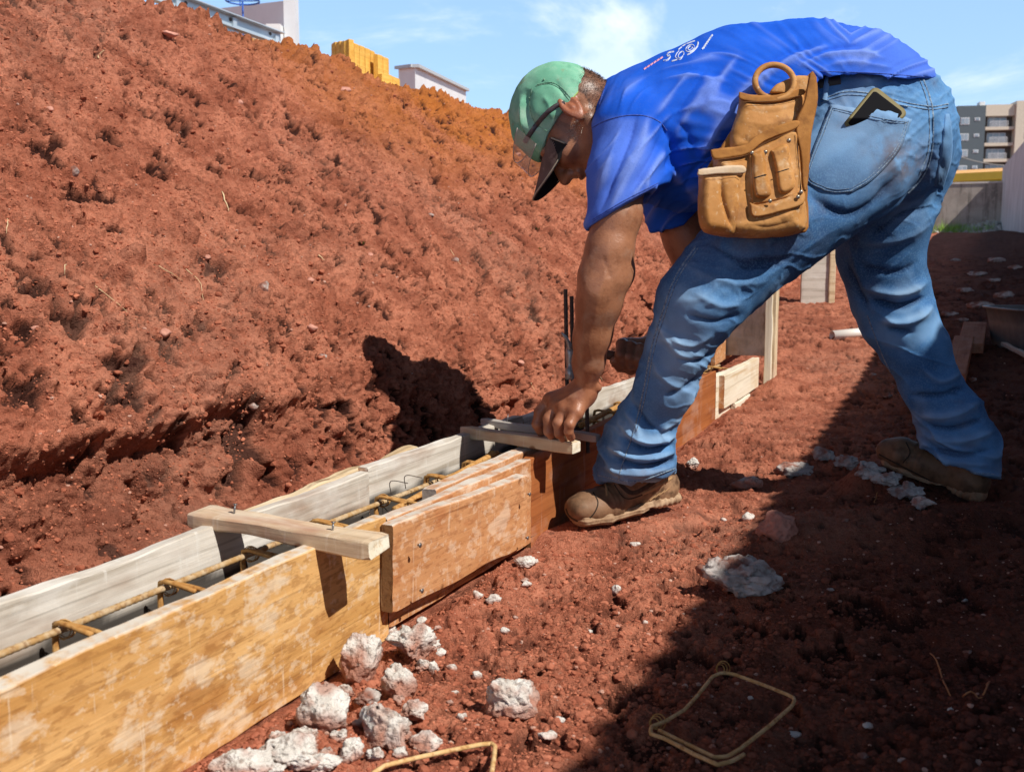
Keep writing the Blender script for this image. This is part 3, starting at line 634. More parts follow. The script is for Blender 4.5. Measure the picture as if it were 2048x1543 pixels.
nailm = M('nail_steel', (.25, .25, .26), (.3, .3, .3), rough=.4, metal=.8)
def plank(name, A, B, w, t, mat, parent=None, up=(0, 0, 1), seed=0, rag=.0015, bev=.0025, endmat=None, bow=0.):
    """board from A to B (points on its lower edge, outer face); w high, t thick; length runs on local x"""
    A = np.asarray(A, float); B = np.asarray(B, float); L_ = np.linalg.norm(B-A); X = (B-A)/L_
    Zv = nrm(np.asarray(up, float)-X*np.dot(up, X)); Yv = np.cross(Zv, X)
    n = max(int(L_/.012), 8); b = bev; prof = []
    ny = max(int(w/.012), 3)
    zs = np.r_[0, b, np.linspace(b, w-b, ny)[1:-1], w-b, w]
    ring = [(b, 0), (0, b)]+[(0, z) for z in np.linspace(b, w-b, ny)[1:-1]]+[(0, w-b), (b, w), (t-b, w), (t, w-b)]+[(t, z) for z in np.linspace(w-b, b, ny)[1:-1]]+[(t, b), (t-b, 0)]
    ring = np.array(ring); m = len(ring); xs = np.linspace(0, L_, n); v = []
    for i, x_ in enumerate(xs):
        e = b*.6 if i in (0, n-1) else 0
        rr = ring.copy(); c = np.array([t/2, w/2]); rr = c+(rr-c)*(1-e/np.array([t/2, w/2]))
        q = np.c_[np.full(m, x_), rr[:, 0], rr[:, 1]]; v.append(q)
    v = np.array(v); pn = v*np.array([9, 30, 30])+seed*5.3
    k = fbm(pn, 1, 3); k2 = fbm(pn+40, 1, 3)
    edge = (np.abs(v[..., 2]-w) < b*1.1) | (v[..., 2] < b*1.1)
    v[..., 2] += rag*k*(.5+1.2*edge)*2; v[..., 1] += rag*.8*k2+bow*np.sin(np.pi*v[..., 0]/L_)
    v[0, :, 0] += rag*1.5*fbm(v[0]*60+seed, 1, 2); v[-1, :, 0] += rag*1.5*fbm(v[-1]*60+seed+7, 1, 2)
    ed = ((ring[:, 1] > w*.992)[None, :]*np.ones((n, 1))).reshape(-1)
    v = v.reshape(-1, 3); f = []
    for i in range(n-1):
        for j in range(m): f.append((i*m+j, (i+1)*m+j, (i+1)*m+(j+1) % m, i*m+(j+1) % m))
    f.append(tuple(range(m))); f.append(tuple(range((n-1)*m, n*m))[::-1])
    me = rawmesh(name, v, f, False); me.materials.append(mat); at = me.attributes.new('edge', 'FLOAT', 'POINT'); at.data.foreach_set('value', ed.astype(np.float32)); at = me.attributes.new('low', 'FLOAT', 'POINT'); at.data.foreach_set('value', np.clip(sst(w*.70-v[:, 2]+.006*np.sin(v[:, 0]*31), -.004, .006), 0, 1).astype(np.float32))  # low masks the painted shadow band of the trough boards
    if endmat:
        me.materials.append(endmat); me.polygons[len(f)-1].material_index = 1; me.polygons[len(f)-2].material_index = 1
    o = bpy.data.objects.new(name, me); link(o, parent, A.tolist())
    R = Matrix((X.tolist(), Yv.tolist(), Zv.tolist())).transposed(); o.rotation_euler = R.to_euler()
    if parent is None: pass
    return o
def lv(o, pts):  # world points on rotated plank not needed: children of planks use their own matrix
    return pts
def sub(name, mb, mat, parent, smooth=True):
    """child of a rotated plank, given in world coordinates"""
    v = np.concatenate(mb.v); Mi = (Matrix.Translation(wloc[parent.name]) @ parent.rotation_euler.to_matrix().to_4x4()).inverted()
    vl = np.array([(Mi @ Vector(q.tolist()))[:] for q in v]); me = rawmesh(name, vl, mb.f, smooth); me.materials.append(mat)
    o = bpy.data.objects.new(name, me); col.objects.link(o); o.parent = parent; return o
VO = -.866; VI = -1.065
fw = empty('formwork', W(1.4, -.96, 0), 'long open trough formwork of nailed boards running across the red soil', 'formwork')
b = plank('outer_board', W(.15, VO-.026, -.03), W(1.425, VO-.026, -.015), .215, .025, orange, fw, seed=1, endmat=darkw); b['label'] = 'long orange board stained with pale mortar'
def nails(o, lst, outward=None, h=.012, r=.0016):
    for c in lst:
        c = np.asarray(c, float); d = nrm(outward if outward is not None else [0.12, .05, 1]); mb = MB()
        mb.tube([c-d*.004, c+d*h], r, 6); mb.tube([c+d*h, c+d*(h+.001)], r*2.2, 8); sub('nail', mb, nailm, o)
plank('outer_board', W(1.428, VO-.027, 0), W(2.02, VO-.026, -.005), .192, .025, cleatw, fw, seed=2, endmat=darkw)
cl = plank('nailed_cleat', W(1.395, VO+.001, .040), W(1.937, VO+.001, .018), .152, .026, cleatw, fw, seed=3, endmat=darkw, bev=.003); cl['label'] = 'short reddish board nailed over the joint of two long boards'
nails(cl, [W(1.44, VO+.027, .15), W(1.445, VO+.027, .07), W(1.89, VO+.027, .14), W(1.88, VO+.027, .05)], VA, .0005, .002)
b = plank('outer_board', W(2.022, VO-.026, -.02), W(3.70, VO-.026, .0), .208, .024, rustw, fw, seed=4, endmat=darkw); b['label'] = 'rust brown panel behind the front boot'
b = plank('outer_board', W(3.702, VO-.026, .02), W(4.44, VO-.026, .02), .17, .02, palew, fw, seed=5); b['label'] = 'pale board at the far end'
c2 = plank('nailed_cleat', W(3.74, VO-.004, .062), W(4.36, VO-.004, .075), .125, .028, palew, fw, seed=6, endmat=cleatw)
c3 = plank('nailed_cleat', W(3.93, VO-.004, .025), W(4.20, VO-.004, .03), .034, .02, palew, fw, seed=7)
plank('inner_rail', W(1.66, VO-.062, .145), W(2.35, VO-.062, .150), .045, .034, cleatw, fw, seed=8, endmat=slatg)
# inner row, thickness away from the trough
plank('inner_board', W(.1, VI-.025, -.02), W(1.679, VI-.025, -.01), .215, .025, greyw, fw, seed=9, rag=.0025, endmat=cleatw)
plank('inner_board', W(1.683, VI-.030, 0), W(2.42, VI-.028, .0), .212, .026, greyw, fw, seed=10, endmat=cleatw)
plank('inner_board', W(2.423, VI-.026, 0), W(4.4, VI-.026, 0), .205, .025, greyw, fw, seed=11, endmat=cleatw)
plank('backing_board', W(1.30, VI-.050, .03), W(1.93, VI-.056, .05), .165, .021, pinew, fw, seed=12, endmat=cleatw, rag=.004)
# near cross brace with nails
br = plank('cross_brace', W(1.230, -1.145, .197), W(1.220, -.797, .191), .025, .056, bracew, fw, seed=13, endmat=palew, bev=.003, rag=.0022)
br['label'] = 'short wood block nailed across the trough'
nails(br, [W(1.260, -1.075, .221), W(1.250, -.880, .216)], None, .014, .0017)
# concrete bed already in the trough
bedm = M('dark_blinding', (.13, .09, .07), (.22, .17, .14), scale=(9, 9, 9), rough=.95, layers=[('noise', 20, 4, .5, .7, (.25, .09, .05), .7)], bumps=[(60, 5, .6, .008)])
uu = np.linspace(.15, 4.4, 260); vv_ = np.linspace(VI, VO-.026, 14); gu, gv = np.meshgrid(uu, vv_); pp = gu[..., None]*UA+gv[..., None]*VA; pp[..., 2] = .012; pp[..., 2] += .010*fbm(pp, 14, 3)
mk('trench_bed', pp.reshape(-1, 3), grid_faces(*gu.shape), bedm, fw)
# ------------------------------------------------------------------ reinforcement cage
cage = empty('rebar_cage', W(1.4, -.97, .03), 'rusty reinforcement cage lying inside the open trough', 'rebar')
def ribbed(pts, r, n=8):
    L_ = np.linalg.norm(np.diff(pts, axis=0), axis=1).sum(); m = int(L_/.0035); c = curve(pts, m) if len(pts) > 2 else resample(pts, m)
    rr = np.where((np.arange(m) % 3) == 0, r*1.08, r*.96); return tube(c, rr, n)
VB0, VB1 = -1.040, -.918
for k, (v_0, z0, r_) in enumerate([(VB0, .157, .0050), (VB1, .136, .0048), (VB0, .045, .0055), (VB1, .045, .0055)]):
    pts = [W(u, v_0+.004*math.sin(u*3+k), z0+.005*math.sin(u*2.1+k)) for u in np.linspace(.2, 4.35, 14)]
    v, f = ribbed(pts, r_); mk('longitudinal_bar', v, f, ribm, cage, None, True)
for u0 in [.36, .53, .71, .889, 1.071, 1.25, 1.43, 1.64, 1.83, 2.0, 2.12, 2.30, 2.48, 2.66, 2.84, 3.02, 3.2, 3.38, 3.56, 3.75, 3.95, 4.15]:
    j = random.uniform(-.008, .008); zt = .166+random.uniform(-.003, .003); r_ = .0036
    c = [W(u0+j+.004, VB0-.008, zt-.055), W(u0+j+.004, VB0-.008, zt+.000), W(u0+j+.002, VB0+.002, zt+.005), W(u0, (VB0+VB1)/2, zt+.001), W(u0-.01, VB1+.008, zt-.006), W(u0-.01, VB1+.012, zt-.014), W(u0-.01, VB1+.012, .04), W(u0-.004, VB1, .033), W(u0, VB0, .033), W(u0, VB0-.010, .04), W(u0-.004, VB0-.010, .12), W(u0-.004, VB0-.009, zt-.004), W(u0-.006, VB0, zt+.006), W(u0-.008, VB0+.06, zt+.000)]
    c = resample(curve(c, 60), 60); v, f = tube(c, r_, 6); st = mk('stirrup', v, f, rust, cage, None, True)
    mb = MB()
    for q in range(3):
        th = np.linspace(0, 2*math.pi, 14); ce = W(u0+.001*q, VB0+.004, .160+.001*q); mb.tube([ce+(.0105+.001*q)*(math.cos(t)*VA+math.sin(t)*np.array([0, 0, 1]))+UA*(.004*math.sin(t+q)) for t in th], .0009, 4)
    mk('tie_wire', np.concatenate(mb.v), mb.f, rust, st, None, True)
def addpipe(pts, r_, m_, nm='lap_bar'): v, f = tube(curve(pts, 40), r_, 8); return mk(nm, v, f, m_, cage, None, True)
addpipe([W(1.60, -.985, .158), W(1.8, -1.0, .164), W(2.0, -1.015, .170), W(2.10, -1.02, .172), W(2.118, -1.02, .168), W(2.118, -1.02, .150)], .0072, rust)
addpipe([W(1.35, -.965, .150), W(1.6, -.955, .156), W(1.9, -.95, .158)], .0060, ribm)
addpipe([W(2.6, -1.0, .164), W(2.85, -1.01, .168), W(3.3, -1.02, .170)], .0085, rust)
for (a, dx) in ((1.66, 0), (1.715, .01)):   # loose wire ends
    addpipe([W(a, -1.03, .17), W(a, -1.03, .196), W(a+.03, -1.01, .188)], .0009, darkst, 'wire_end')
# starter bars standing up out of the trough
for i, (px_, pt, pb, Y, lb) in enumerate([(1131, 578, 880, 2.62, 'tall dark steel bar standing in the trough just left of the bare arm'), (1143, 592, 880, 2.66, 'second dark steel bar half hidden behind the bare arm'), (1171, 700, 905, 2.50, 'dark steel bar standing in the trough right of the fist')]):
    a = P(px_, pt, Y); b_ = P(px_+5, pb, Y); v, f = ribbed(np.array([b_, a]), .0052); tag(mk('starter_bar', v, f, darkst, None, b_), lb, 'rebar')
# slats laid over the trough
s1 = plank('slat', W(2.124, -1.125, .199), W(2.04, -.806, .1985), .026, .034, pinew, None, seed=20, endmat=palew, rag=.0012)
tag(s1, 'pale wood slat laid across the trough in front of the fist', 'lath')
s2 = plank('slat', W(2.262, -1.14, .204), W(2.175, -.80, .201), .020, .020, slatg, None, seed=21, endmat=slatg)
tag(s2, 'grey wood slat held down by the left hand', 'lath')
nails(s2, [W(2.252, -1.06, .222)], None, .018, .0013)
# ------------------------------------------------------------------ loose stirrups on the soil
def loose(pl, r_, lift, closed, label):
    pts = []; c = np.array(pl, float)
    for i, (a, b) in enumerate(resample(c, 40)):
        g = G.at(a, b, 'g')[0]; pts.append(g)
    pts = np.array(pts); A_f = np.c_[pts[:, :2], np.ones(len(pts))]; cf_ = np.linalg.lstsq(A_f, pts[:, 2], rcond=None)[0]; h0_ = A_f@cf_; cf_[2] += np.percentile(pts[:, 2]-h0_, 80)+lift*.6+.006; out = []
    for (a, b) in resample(c, 110):
        r_0 = ray(a, b); t_ = -(CZ-cf_[2]+0)/(r_0.z-cf_[0]*r_0.x-cf_[1]*r_0.y); out.append([r_0.x*t_, r_0.y*t_, CZ+r_0.z*t_])
    pts = np.array(out)
    v, f = tube(pts, r_, 8); return tag(mk('loose_stirrup', v, f, rustb, None, pts.mean(0)), label, 'stirrup')
o1 = loose([(1312,1468),(1345,1488),(1400,1515),(1435,1532),(1462,1525),(1485,1510)], .0032, .007, 0, 'x')
bpy.data.objects.remove(o1)
st = loose([(1488,1508),(1462,1522),(1435,1528),(1390,1508),(1330,1476),(1300,1466),(1303,1452),(1330,1442),(1370,1418),(1395,1390),(1425,1352),(1445,1344),(1470,1348),(1530,1370),(1575,1388),(1590,1396),(1585,1410),(1540,1450),(1480,1497),(1455,1512),(1430,1514),(1380,1490),(1318,1460)], .0027, .008, 1, 'bent rusty stirrup forming a closed square on shaded soil')
mb = MB()
for (a, b) in ((1308, 1458), (1440, 1348)):
    ce = G.at(a, b, 'g')[0]+np.array([0, 0, .009])
    for q in range(3):
        th = np.linspace(0, 2*math.pi*1.1, 14); mb.tube([ce+(.007+.002*q)*np.array([math.cos(t)*.9, math.sin(t)*.5, math.sin(t)*.8])+np.array([.003*q, .002*q, 0]) for t in th], .0009, 4)
mb.build('tie_wire', rust, st)
loose([(745,1546),(770,1530),(830,1515),(900,1500),(960,1488),(983,1486),(990,1492),(988,1515),(983,1546),(978,1580)], .0031, .008, 0, 'rusty bent stirrup corner on sunlit soil at the bottom edge')
# ------------------------------------------------------------------ stakes and boards beyond the trough
sk = empty('form_stake', W(4.5, -.87, 0), 'tall pale wooden stake at the far end of the trough', 'stake')
plank('post', W(4.44, VO+.0, -.02), W(4.44, VO+.0, .95), .055, .045, pinew, sk, up=UA, seed=30)
plank('batten', W(4.44, VO+.001, -.0), W(4.45, VO+.001, .9), -.0+.03, .012, palew, sk, up=VA, seed=31)
cb = plank('concrete_board', W(4.50, VO-.20, .19), W(4.50, VO-.004, .19), .75, .03, M('mortar_crust', (.50, .45, .37), (.70, .64, .55), scale=(12, 12, 12), rough=.95, layers=[('noise', (30, 30, 8), 5, .5, .7, (.22, .17, .12), .7)], bumps=[(40, 6, .9, .012)]), None, seed=32)
tag(cb, 'wide upright board crusted with grey mortar beside the far stake', 'board')
rg = plank('guide_board', W(4.3, VI+.02, .16), W(5.2, VI+.02, .20), .13, .02, cleatw, None, seed=35); tag(rg, 'reddish board continuing the trough behind the mortar crusted one', 'board')
Y7 = 7.0
a0 = P(1603, 578, Y7); a1 = P(1656, 578, Y7)
uz = G.z(a0[0], a0[1])
sb = empty('marker_board', [float((a0[0]+a1[0])/2), Y7, float(a0[2])], 'weathered upright board with a pale edge farther along the trench', 'board')
plank('panel', [a0[0], Y7, a0[2]-.12], [a1[0], Y7, a0[2]-.12], 1.15, .03, wood('grey_panel', (.52, .48, .41), (.66, .61, .54), (.34, .29, .23), (.7, .66, .6), .5), sb, seed=33)
plank('edge_batten', [a1[0]+.002, Y7-.02, a0[2]-.14], [a1[0]+.042, Y7-.02, a0[2]-.14], 1.15, .05, pinew, sb, seed=34)
# pvc pipe
pv = M('white_plastic', (.80, .76, .70), (.84, .80, .74), rough=.4)
a = G.at(1664, 678)[0]; b_ = a+np.array([.34, .12, .02]); a = a+np.array([0, 0, .02]); b_[2] = a[2]+.02
d = nrm(b_-a); n1_ = nrm(np.cross(d, [0, 0, 1])); n2_ = np.cross(n1_, d); v = []; f = []
for k in range(24):
    t = 2*math.pi*k/24; w_ = math.cos(t)*n1_+math.sin(t)*n2_; v += [a+w_*.026, b_+w_*.026, a+w_*.022, b_+w_*.022]
for k in range(24):
    i, j = k*4, (k+1) % 24*4; f += [(i, i+1, j+1, j), (i+2, j+2, j+3, i+3), (i, j, j+2, i+2), (i+1, i+3, j+3, j+1)]
tag(mk('plastic_pipe', v, f, pv, None, a), 'short white plastic pipe lying on the soil behind the legs', 'pipe')
# timber offcuts and tub on the right
g1_ = G.at(1938, 755)[0]; g2_ = G.at(1955, 692)[0]
g1_ = G.at(1930, 772)[0]; g2_ = G.at(1946, 704)[0]; o = plank('timber_offcut', g1_+np.array([0, 0, .0]), g2_+np.array([0, 0, .03]), .05, .085, redw, None, seed=40, endmat=redw); tag(o, 'red brown timber offcut lying nearest behind the rear leg', 'timber')
g3_ = G.at(1978, 705)[0]
g3_ = G.at(1966, 712)[0]; g4_ = G.at(1972, 678)[0]; o = plank('timber_offcut', g3_+np.array([0, 0, .01]), g4_+np.array([0, 0, .04]), .05, .11, redw, None, seed=41, endmat=redw); tag(o, 'flat red brown timber offcut next to the black tub', 'timber')
o = plank('wood_strip', G.at(2000, 700)[0]+np.array([0, 0, .02]), G.at(2090, 745)[0]+np.array([0, 0, .02]), .02, .02, slatg, None, seed=42); tag(o, 'thin grey strip of wood in front of the black tub', 'wood')
o = plank('wood_strip', G.at(1905, 718)[0]+np.array([0, 0, .01]), G.at(1935, 712)[0]+np.array([.0, 0, .01]), .02, .04, palew, None, seed=43); tag(o, 'pale chip of wood beside the rear trouser leg', 'wood')
tubm = M('black_plastic', (.09, .09, .095), (.15, .15, .15), scale=(9, 9, 9), rough=.45, layers=[('noise', 12, 4, .5, .7, (.20, .17, .15), .6)])
tb = G.at(2046, 712)[0]; cx, cy, cz = tb[0]+.30, tb[1]+.25, tb[2]-.03
prof = [(.27, 0), (.285, .10), (.30, .22), (.315, .31), (.33, .315), (.33, .325), (.305, .325), (.29, .22), (.26, .02), (0, .02)]
v = []; n = 40
for r_, z_ in prof:
    for k in range(n):
        t = 2*math.pi*k/n; sq = 1/(abs(math.cos(t))**5+abs(math.sin(t))**5)**.2; v.append((cx+r_*sq*math.cos(t)*.95, cy+r_*sq*math.sin(t)*.8, cz+z_*.74))
tag(mk('mortar_tub', v, [(i*n+k, i*n+(k+1) % n, (i+1)*n+(k+1) % n, (i+1)*n+k) for i in range(len(prof)-1) for k in range(n)], tubm, None, (cx, cy, cz)), 'black plastic mortar tub standing at the right edge', 'tub')
# ------------------------------------------------------------------ fence, back wall, far buildings
FX0 = 1.53
def FP_(y, off=0): return np.array([FX0+.425*y+off, y, 0])
fencem = M('fibre_cement_sheet', (.50, .48, .48), (.62, .60, .60), scale=(2, 2, 1), rough=.85, layers=[('noise', (9, 9, .5), 4, .5, .7, (.40, .38, .37), .6)])
postm = M('grey_paint', (.55, .56, .57), (.62, .63, .64), rough=.6)
fn = empty('boundary_fence', FP_(10)+np.array([0, 0, .5]), 'tall light grey sheet fence running away along the right edge', 'fence')
def fh(y): return float(np.interp(y, [-6, 5, 22, 34], [2.04, 2.04, 2.03, 2.0]))
ys = np.arange(-5.0, 33.5, 1.1)
for i, y0 in enumerate(ys):
    y1 = y0+1.104; v = []; nn = 45
    for lay in (0, 1):
        for k in range(nn):
            t = k/(nn-1); y = y0+(y1-y0)*t; pz = gz(FP_(y)[0], y); ph = (t*1.1/.11) % 1; off = .012*(1 if ph < .5 else -1)*min(1, 6*min(ph % .5, .5-ph % .5))+.008*lay
            for zz in (pz-.12, pz+fh(y)): q = FP_(y, off); q[2] = zz; v.append(q)
    f = []
    for lay in (0, 1):
        for k in range(nn-1):
            a = lay*nn*2+k*2; f.append((a, a+1, a+3, a+2) if lay == 0 else (a, a+2, a+3, a+1))
    m2 = nn*2; f += [(2*k+1, m2+2*k+1, m2+2*k+3, 2*k+3) for k in range(nn-1)]+[(0, m2, m2+1, 1), (m2-2, m2-1, 2*m2-1, 2*m2-2)]
    mk('sheet', v, f, fencem, fn, None, False)
concw = M('stained_concrete_wall', (.34, .29, .25), (.46, .40, .35), scale=(2, 2, 2), detail=8, rough=.95, layers=[('noise', (5, 5, .5), 5, .48, .66, (.10, .085, .075), .75), ('noise', (8, 8, 8), 5, .55, .7, (.55, .47, .40), .5)], bumps=[(20, 5, .4, .01)])
ce = FP_(32.8); ce[2] = 0; w0 = ce+VA*.3; w1 = ce-VA*16
mb = MB(); nseg = 40
prev = None; vv = []; ff = []
for k in range(nseg+1):
    q = w0+(w1-w0)*k/nseg; zt = 2.86+.03*math.sin(k*1.7)+.02*math.sin(k*.6)
    for (o_, z_) in ((0, .9), (0, zt), (.16, zt), (.16, .9)): vv.append(q+UA*o_+np.array([0, 0, z_]))
for k in range(nseg):
    for j in range(3): a = k*4+j; ff.append((a, a+4, a+5, a+1))
ff += [(0, 1, 2, 3)]
bw_ = empty('back_wall', (w0+w1)/2+np.array([0, 0, 1.3]), 'low stained concrete wall closing the far end of the site', 'wall')
mk('wall_panel', vv, ff, concw, bw_, None, False)
mb = MB(); mb.box((w0+w1)/2+UA*.08+np.array([0, 0, 2.90]), VA*8.15, UA*.11, (0, 0, .03)); mb.build('coping', M('pale_coping', (.55, .5, .46), (.66, .6, .55), rough=.9), bw_)
# grass and rubble heap by the wall
gv_ = []; gf = []
for i in range(5200):
    q = ce-VA*rng.uniform(.2, 4.6)-UA*abs(rng.normal(0, .9)+.35); 
    dens = vn(np.array(q[0]*1.3), np.array(q[1]*1.3), np.array(0.))
    if dens < -.25: continue
    q[2] = gz(q[0], q[1])-.01; h_ = rng.uniform(.10, .32)*(1+.8*(rng.random() < .06)); a = rng.uniform(0, 6.28); d_ = np.array([math.cos(a), math.sin(a), 0])*.010; le = np.array([rng.normal(0, .05), rng.normal(0, .05), h_])
    k = len(gv_); gv_ += [q-d_, q+d_, q+le]; gf.append((k, k+1, k+2))
grassm = M('grass_blades', (.16, .30, .04), (.30, .48, .08), scale=4, rough=.8)
tag(mk('grass', gv_, gf, grassm, None, (0, 0, 0), False), 'rough green grass growing at the foot of the stained wall', 'grass', kind='stuff')
gravm = M('grey_rubble', (.40, .37, .34), (.55, .52, .48), scale=9, rough=.95)
pts = []; 
for i in range(900):
    q = ce-VA*abs(rng.normal(0, .75))-UA*abs(rng.normal(.5, .7)); q[2] = gz(q[0], q[1])+.30*math.exp(-(np.linalg.norm(q[:2]-(ce-VA*.3-UA*.5)[:2])/.9)**2)*rng.random(); pts.append(q)
tag(clods('rubble_heap', np.array(pts), rng.uniform(.03, .09, 900), gravm, 21), 'grey rubble heap where the fence meets the far wall', 'rubble', kind='stuff')
for i, (a, b, c_, d_, lb) in enumerate([(1858, 470, 1872, 498, 'leaning broken stick near the far wall'), (1915, 493, 1945, 497, 'orange plank lying on the far soil'), (1886, 480, 1888, 500, 'short stake standing on the far soil')]):
    A0 = P(a, b, 22.); B0 = P(c_, d_, 20.); o = plank('debris_wood', B0, A0, .09, .05, redw if i != 1 else cleatw, None, seed=60+i, up=(0.2, .1, 1) if i == 1 else (0, 1, .2)); tag(o, lb, 'wood')
o = plank('debris_wood', P(1930, 502, 19), P(1985, 500, 19), .08, .3, M('black_board', (.03, .025, .022), rough=.8), None, seed=66); tag(o, 'dark board lying flat on the far soil near the wall', 'wood')
# yellow and green kiosk roof beyond the wall
def pm(name, c, r=.6, **k): return M(name, c, tuple(q*.93 for q in c), scale=3, rough=r, **k)
yel = pm('yellow_paint', (.85, .62, .06)); grn = pm('green_paint', (.42, .72, .02)); ora = M('orange_tiles', (.80, .40, .12), (.9, .5, .2), scale=(40, 3, 3), rough=.8)
KY = 48.; k0 = P(1780, 340, KY); k1 = P(2120, 330, KY-5)
kd = nrm(k1-k0); kd[2] = 0; kd = nrm(kd); kn = np.array([kd[1], -kd[0], 0]); L_ = np.linalg.norm(k1-k0); kb = empty('kiosk', (k0+k1)/2*np.array([1, 1, 0])+np.array([0, 0, 1.4]), 'low building with yellow roof edge and lime green band behind the wall', 'building')
kc = (k0+k1)/2; ztop = P(1950, 348, KY-2.5)[2]
mb = MB(); mb.box([kc[0], kc[1], ztop-.14], kd*L_/2, -kn*.3, (0, 0, .17)); mb.build('roof_edge', yel, kb)
mb = MB(); c = np.array([kc[0], kc[1], 0])-kn*3; z0 = ztop+.03; z1 = ztop+.42; e = kd*L_/2; f0 = np.array([kc[0], kc[1], 0])+kn*.25
mb.add([f0-e+[0, 0, z0], f0+e+[0, 0, z0], c+e+[0, 0, z1], c-e+[0, 0, z1]], [(0, 1, 2, 3)]); mb.build('roof', ora, kb)
mb = MB(); mb.box([kc[0], kc[1], ztop-.56]-kn*.3, kd*L_/2, -kn*.2, (0, 0, .26)); mb.build('green_band', grn, kb)
mb = MB(); mb.box([kc[0], kc[1], 2.1]-kn*.6, kd*L_/2, -kn*.1, (0, 0, 1.45)); mb.build('wall', pm('white_wall', (.7, .68, .64)), kb)
pc = P(1965, 360, KY-3); 
for s_x in (1965, 1830):
    pc = P(s_x, 360, KY-2.4); mb = MB(); mb.box([pc[0], pc[1]-.1, (ztop+1.2)/2-.35], (.22, 0, 0), (0, .15, 0), (0, 0, (ztop-1.2)/2)); mb.build('post', pm('orange_paint', (.8, .45, .12)) if s_x == 1965 else bpy.data.materials['orange_paint'], kb)
# apartment block
AY = 190.; dark = pm('charcoal_render', (.10, .125, .14)); beige = pm('beige_render', (.70, .60, .47)); brown = pm('brown_render', (.10, .075, .06)); white = pm('white_frame', (.75, .75, .75)); glass = M('window_glass', (.22, .28, .33), (.35, .40, .44), scale=.6, rough=.15, spec=.8)
ab = empty('apartment_block', P(1990, 360, AY)*np.array([1, 1, 0])+np.array([0, 0, 1.4]), 'charcoal and beige apartment block with balconies behind the worker', 'building')
ad = nrm([.985, -.17, 0]); an = np.array([ad[1], -ad[0], 0]); 
a0 = P(1915, 212, AY)
pxm = AY/FP/.985
def AP(px, z, out=0.): s = (px-1915)*pxm; q = a0+ad*s-an*out*-1; q = np.array([q[0], q[1], z]); return q
ztop = a0[2]; fl = 2.83
def block(name, px0, px1, z0, z1, out, depth, mat, parent=ab):
    A0 = AP(px0, 0); B0 = AP(px1, 0); c = (A0+B0)/2+an*(out-depth/2); c[2] = (z0+z1)/2; mb = MB(); mb.box(c, ad*np.linalg.norm(B0-A0)/2, an*depth/2, (0, 0, (z1-z0)/2)); return mb.build(name, mat, parent)
if an[1] > 0: an = -an
block('charcoal_tower', 1915, 1967, 0, ztop, 0, 12, dark); block('beige_wing', 2020, 2160, 0, ztop+.6, .6, 14, beige); block('recess', 1967.3, 2019.7, 0, ztop-1.9, -1.6, 10, brown); block('parapet', 1967.3, 2019.7, ztop-1.9, ztop+.1, -.1, 12, beige); block('rooftop_tank', 1966, 1976, ztop, ztop+1.2, -4, 2, white)
for k in range(8):
    z = ztop-3.35-k*fl*1.0
    if z < 1: break
    fr = block('window', 1922, 1938, z-.0, z+1.25, .08, .1, white)
    for (a, b) in ((1923, 1929.4), (1930.6, 1937)): block('pane', a, b, z+.12, z+1.13, .12, .06, glass, fr)
    fr = block('window', 1947.5, 1957, z+.65, z+1.2, .08, .1, white); block('pane', 1949, 1955.5, z+.75, z+1.1, .12, .06, glass, fr)
    fr = block('balcony_door', 1975, 2009, z-.35, z+1.45, -1.5, .1, white)
    for (a, b) in ((1976, 1985.5), (1986.5, 1997), (1998, 2008)): block('pane', a, b, z-.3, z+1.35, -1.45, .06, glass, fr)
    bl = block('balcony_slab', 1967.6, 2019.4, z-1.0, z-.45, 0, 1.7, beige)
    mb = MB()
    for j in range(17):
        q = AP(1976+j*2, z+.05)+an*-.05; mb.box(q, ad*.03, an*.03, (0, 0, .5))
    q = AP(1992, z+.55)+an*-.05; mb.box(q, ad*1.5, an*.03, (0, 0, .03)); mb.build('railing', white, bl)
    fr = block('window', 2037, 2050, z+.2, z+1.3, .68, .1, white); block('pane', 2039, 2048, z+.35, z+1.15, .72, .06, glass, fr)
# wire
a = P(1890, 302, 60.); b_ = P(2130, 318, 60.); v, f = tube([a+(b_-a)*t+np.array([0, 0, -.6*4*t*(1-t)]) for t in np.linspace(0, 1, 14)], .03, 5); tag(mk('power_line', v, f, pm('cable', (.3, .29, .27)), None, a), 'thin sagging cable in front of the apartment block', 'cable')
# ------------------------------------------------------------------ things on the plateau behind the bank
wr = M('white_render', (.80, .79, .77), (.86, .85, .83), scale=2, rough=.8); wr2 = pm('bright_white', (.80, .80, .80))
HY = 15.; h0 = P(430, 20, HY+1.5); h1 = P(568, 0, HY); 
hb = empty('white_building', [float(h1[0])-2, HY+2, 1.4], 'unfinished white building with a steep roof edge above the bank', 'building')
zt0 = P(400, 22, HY+2)[2]; zt1 = P(568, 2, HY)[2]
xa = P(180, 0, HY+4); xb = P(568, 0, HY)
zq = P(180, 66, HY+4)[2]
mb = MB(); mb.add([[xa[0], xa[1], 1.2], [xb[0], xb[1], 1.2], [xb[0], xb[1], zt1], [P(430, 0, HY+1.6)[0], HY+1.6, P(430, 18, HY+1.6)[2]], [xa[0], xa[1], zq]], [(0, 1, 2, 3, 4)]); mb.build('wall', wr, hb)
x2 = P(594, 0, HY+.0); mb = MB(); mb.box([(xb[0]+x2[0])/2+.012, HY-.03, (1.2+zt1)/2+.15], ((x2[0]-xb[0])/2-.01, 0, 0), (0, .12, 0), (0, 0, (zt1-1.2)/2+.15)); mb.build('corner_pillar', wr2, hb)
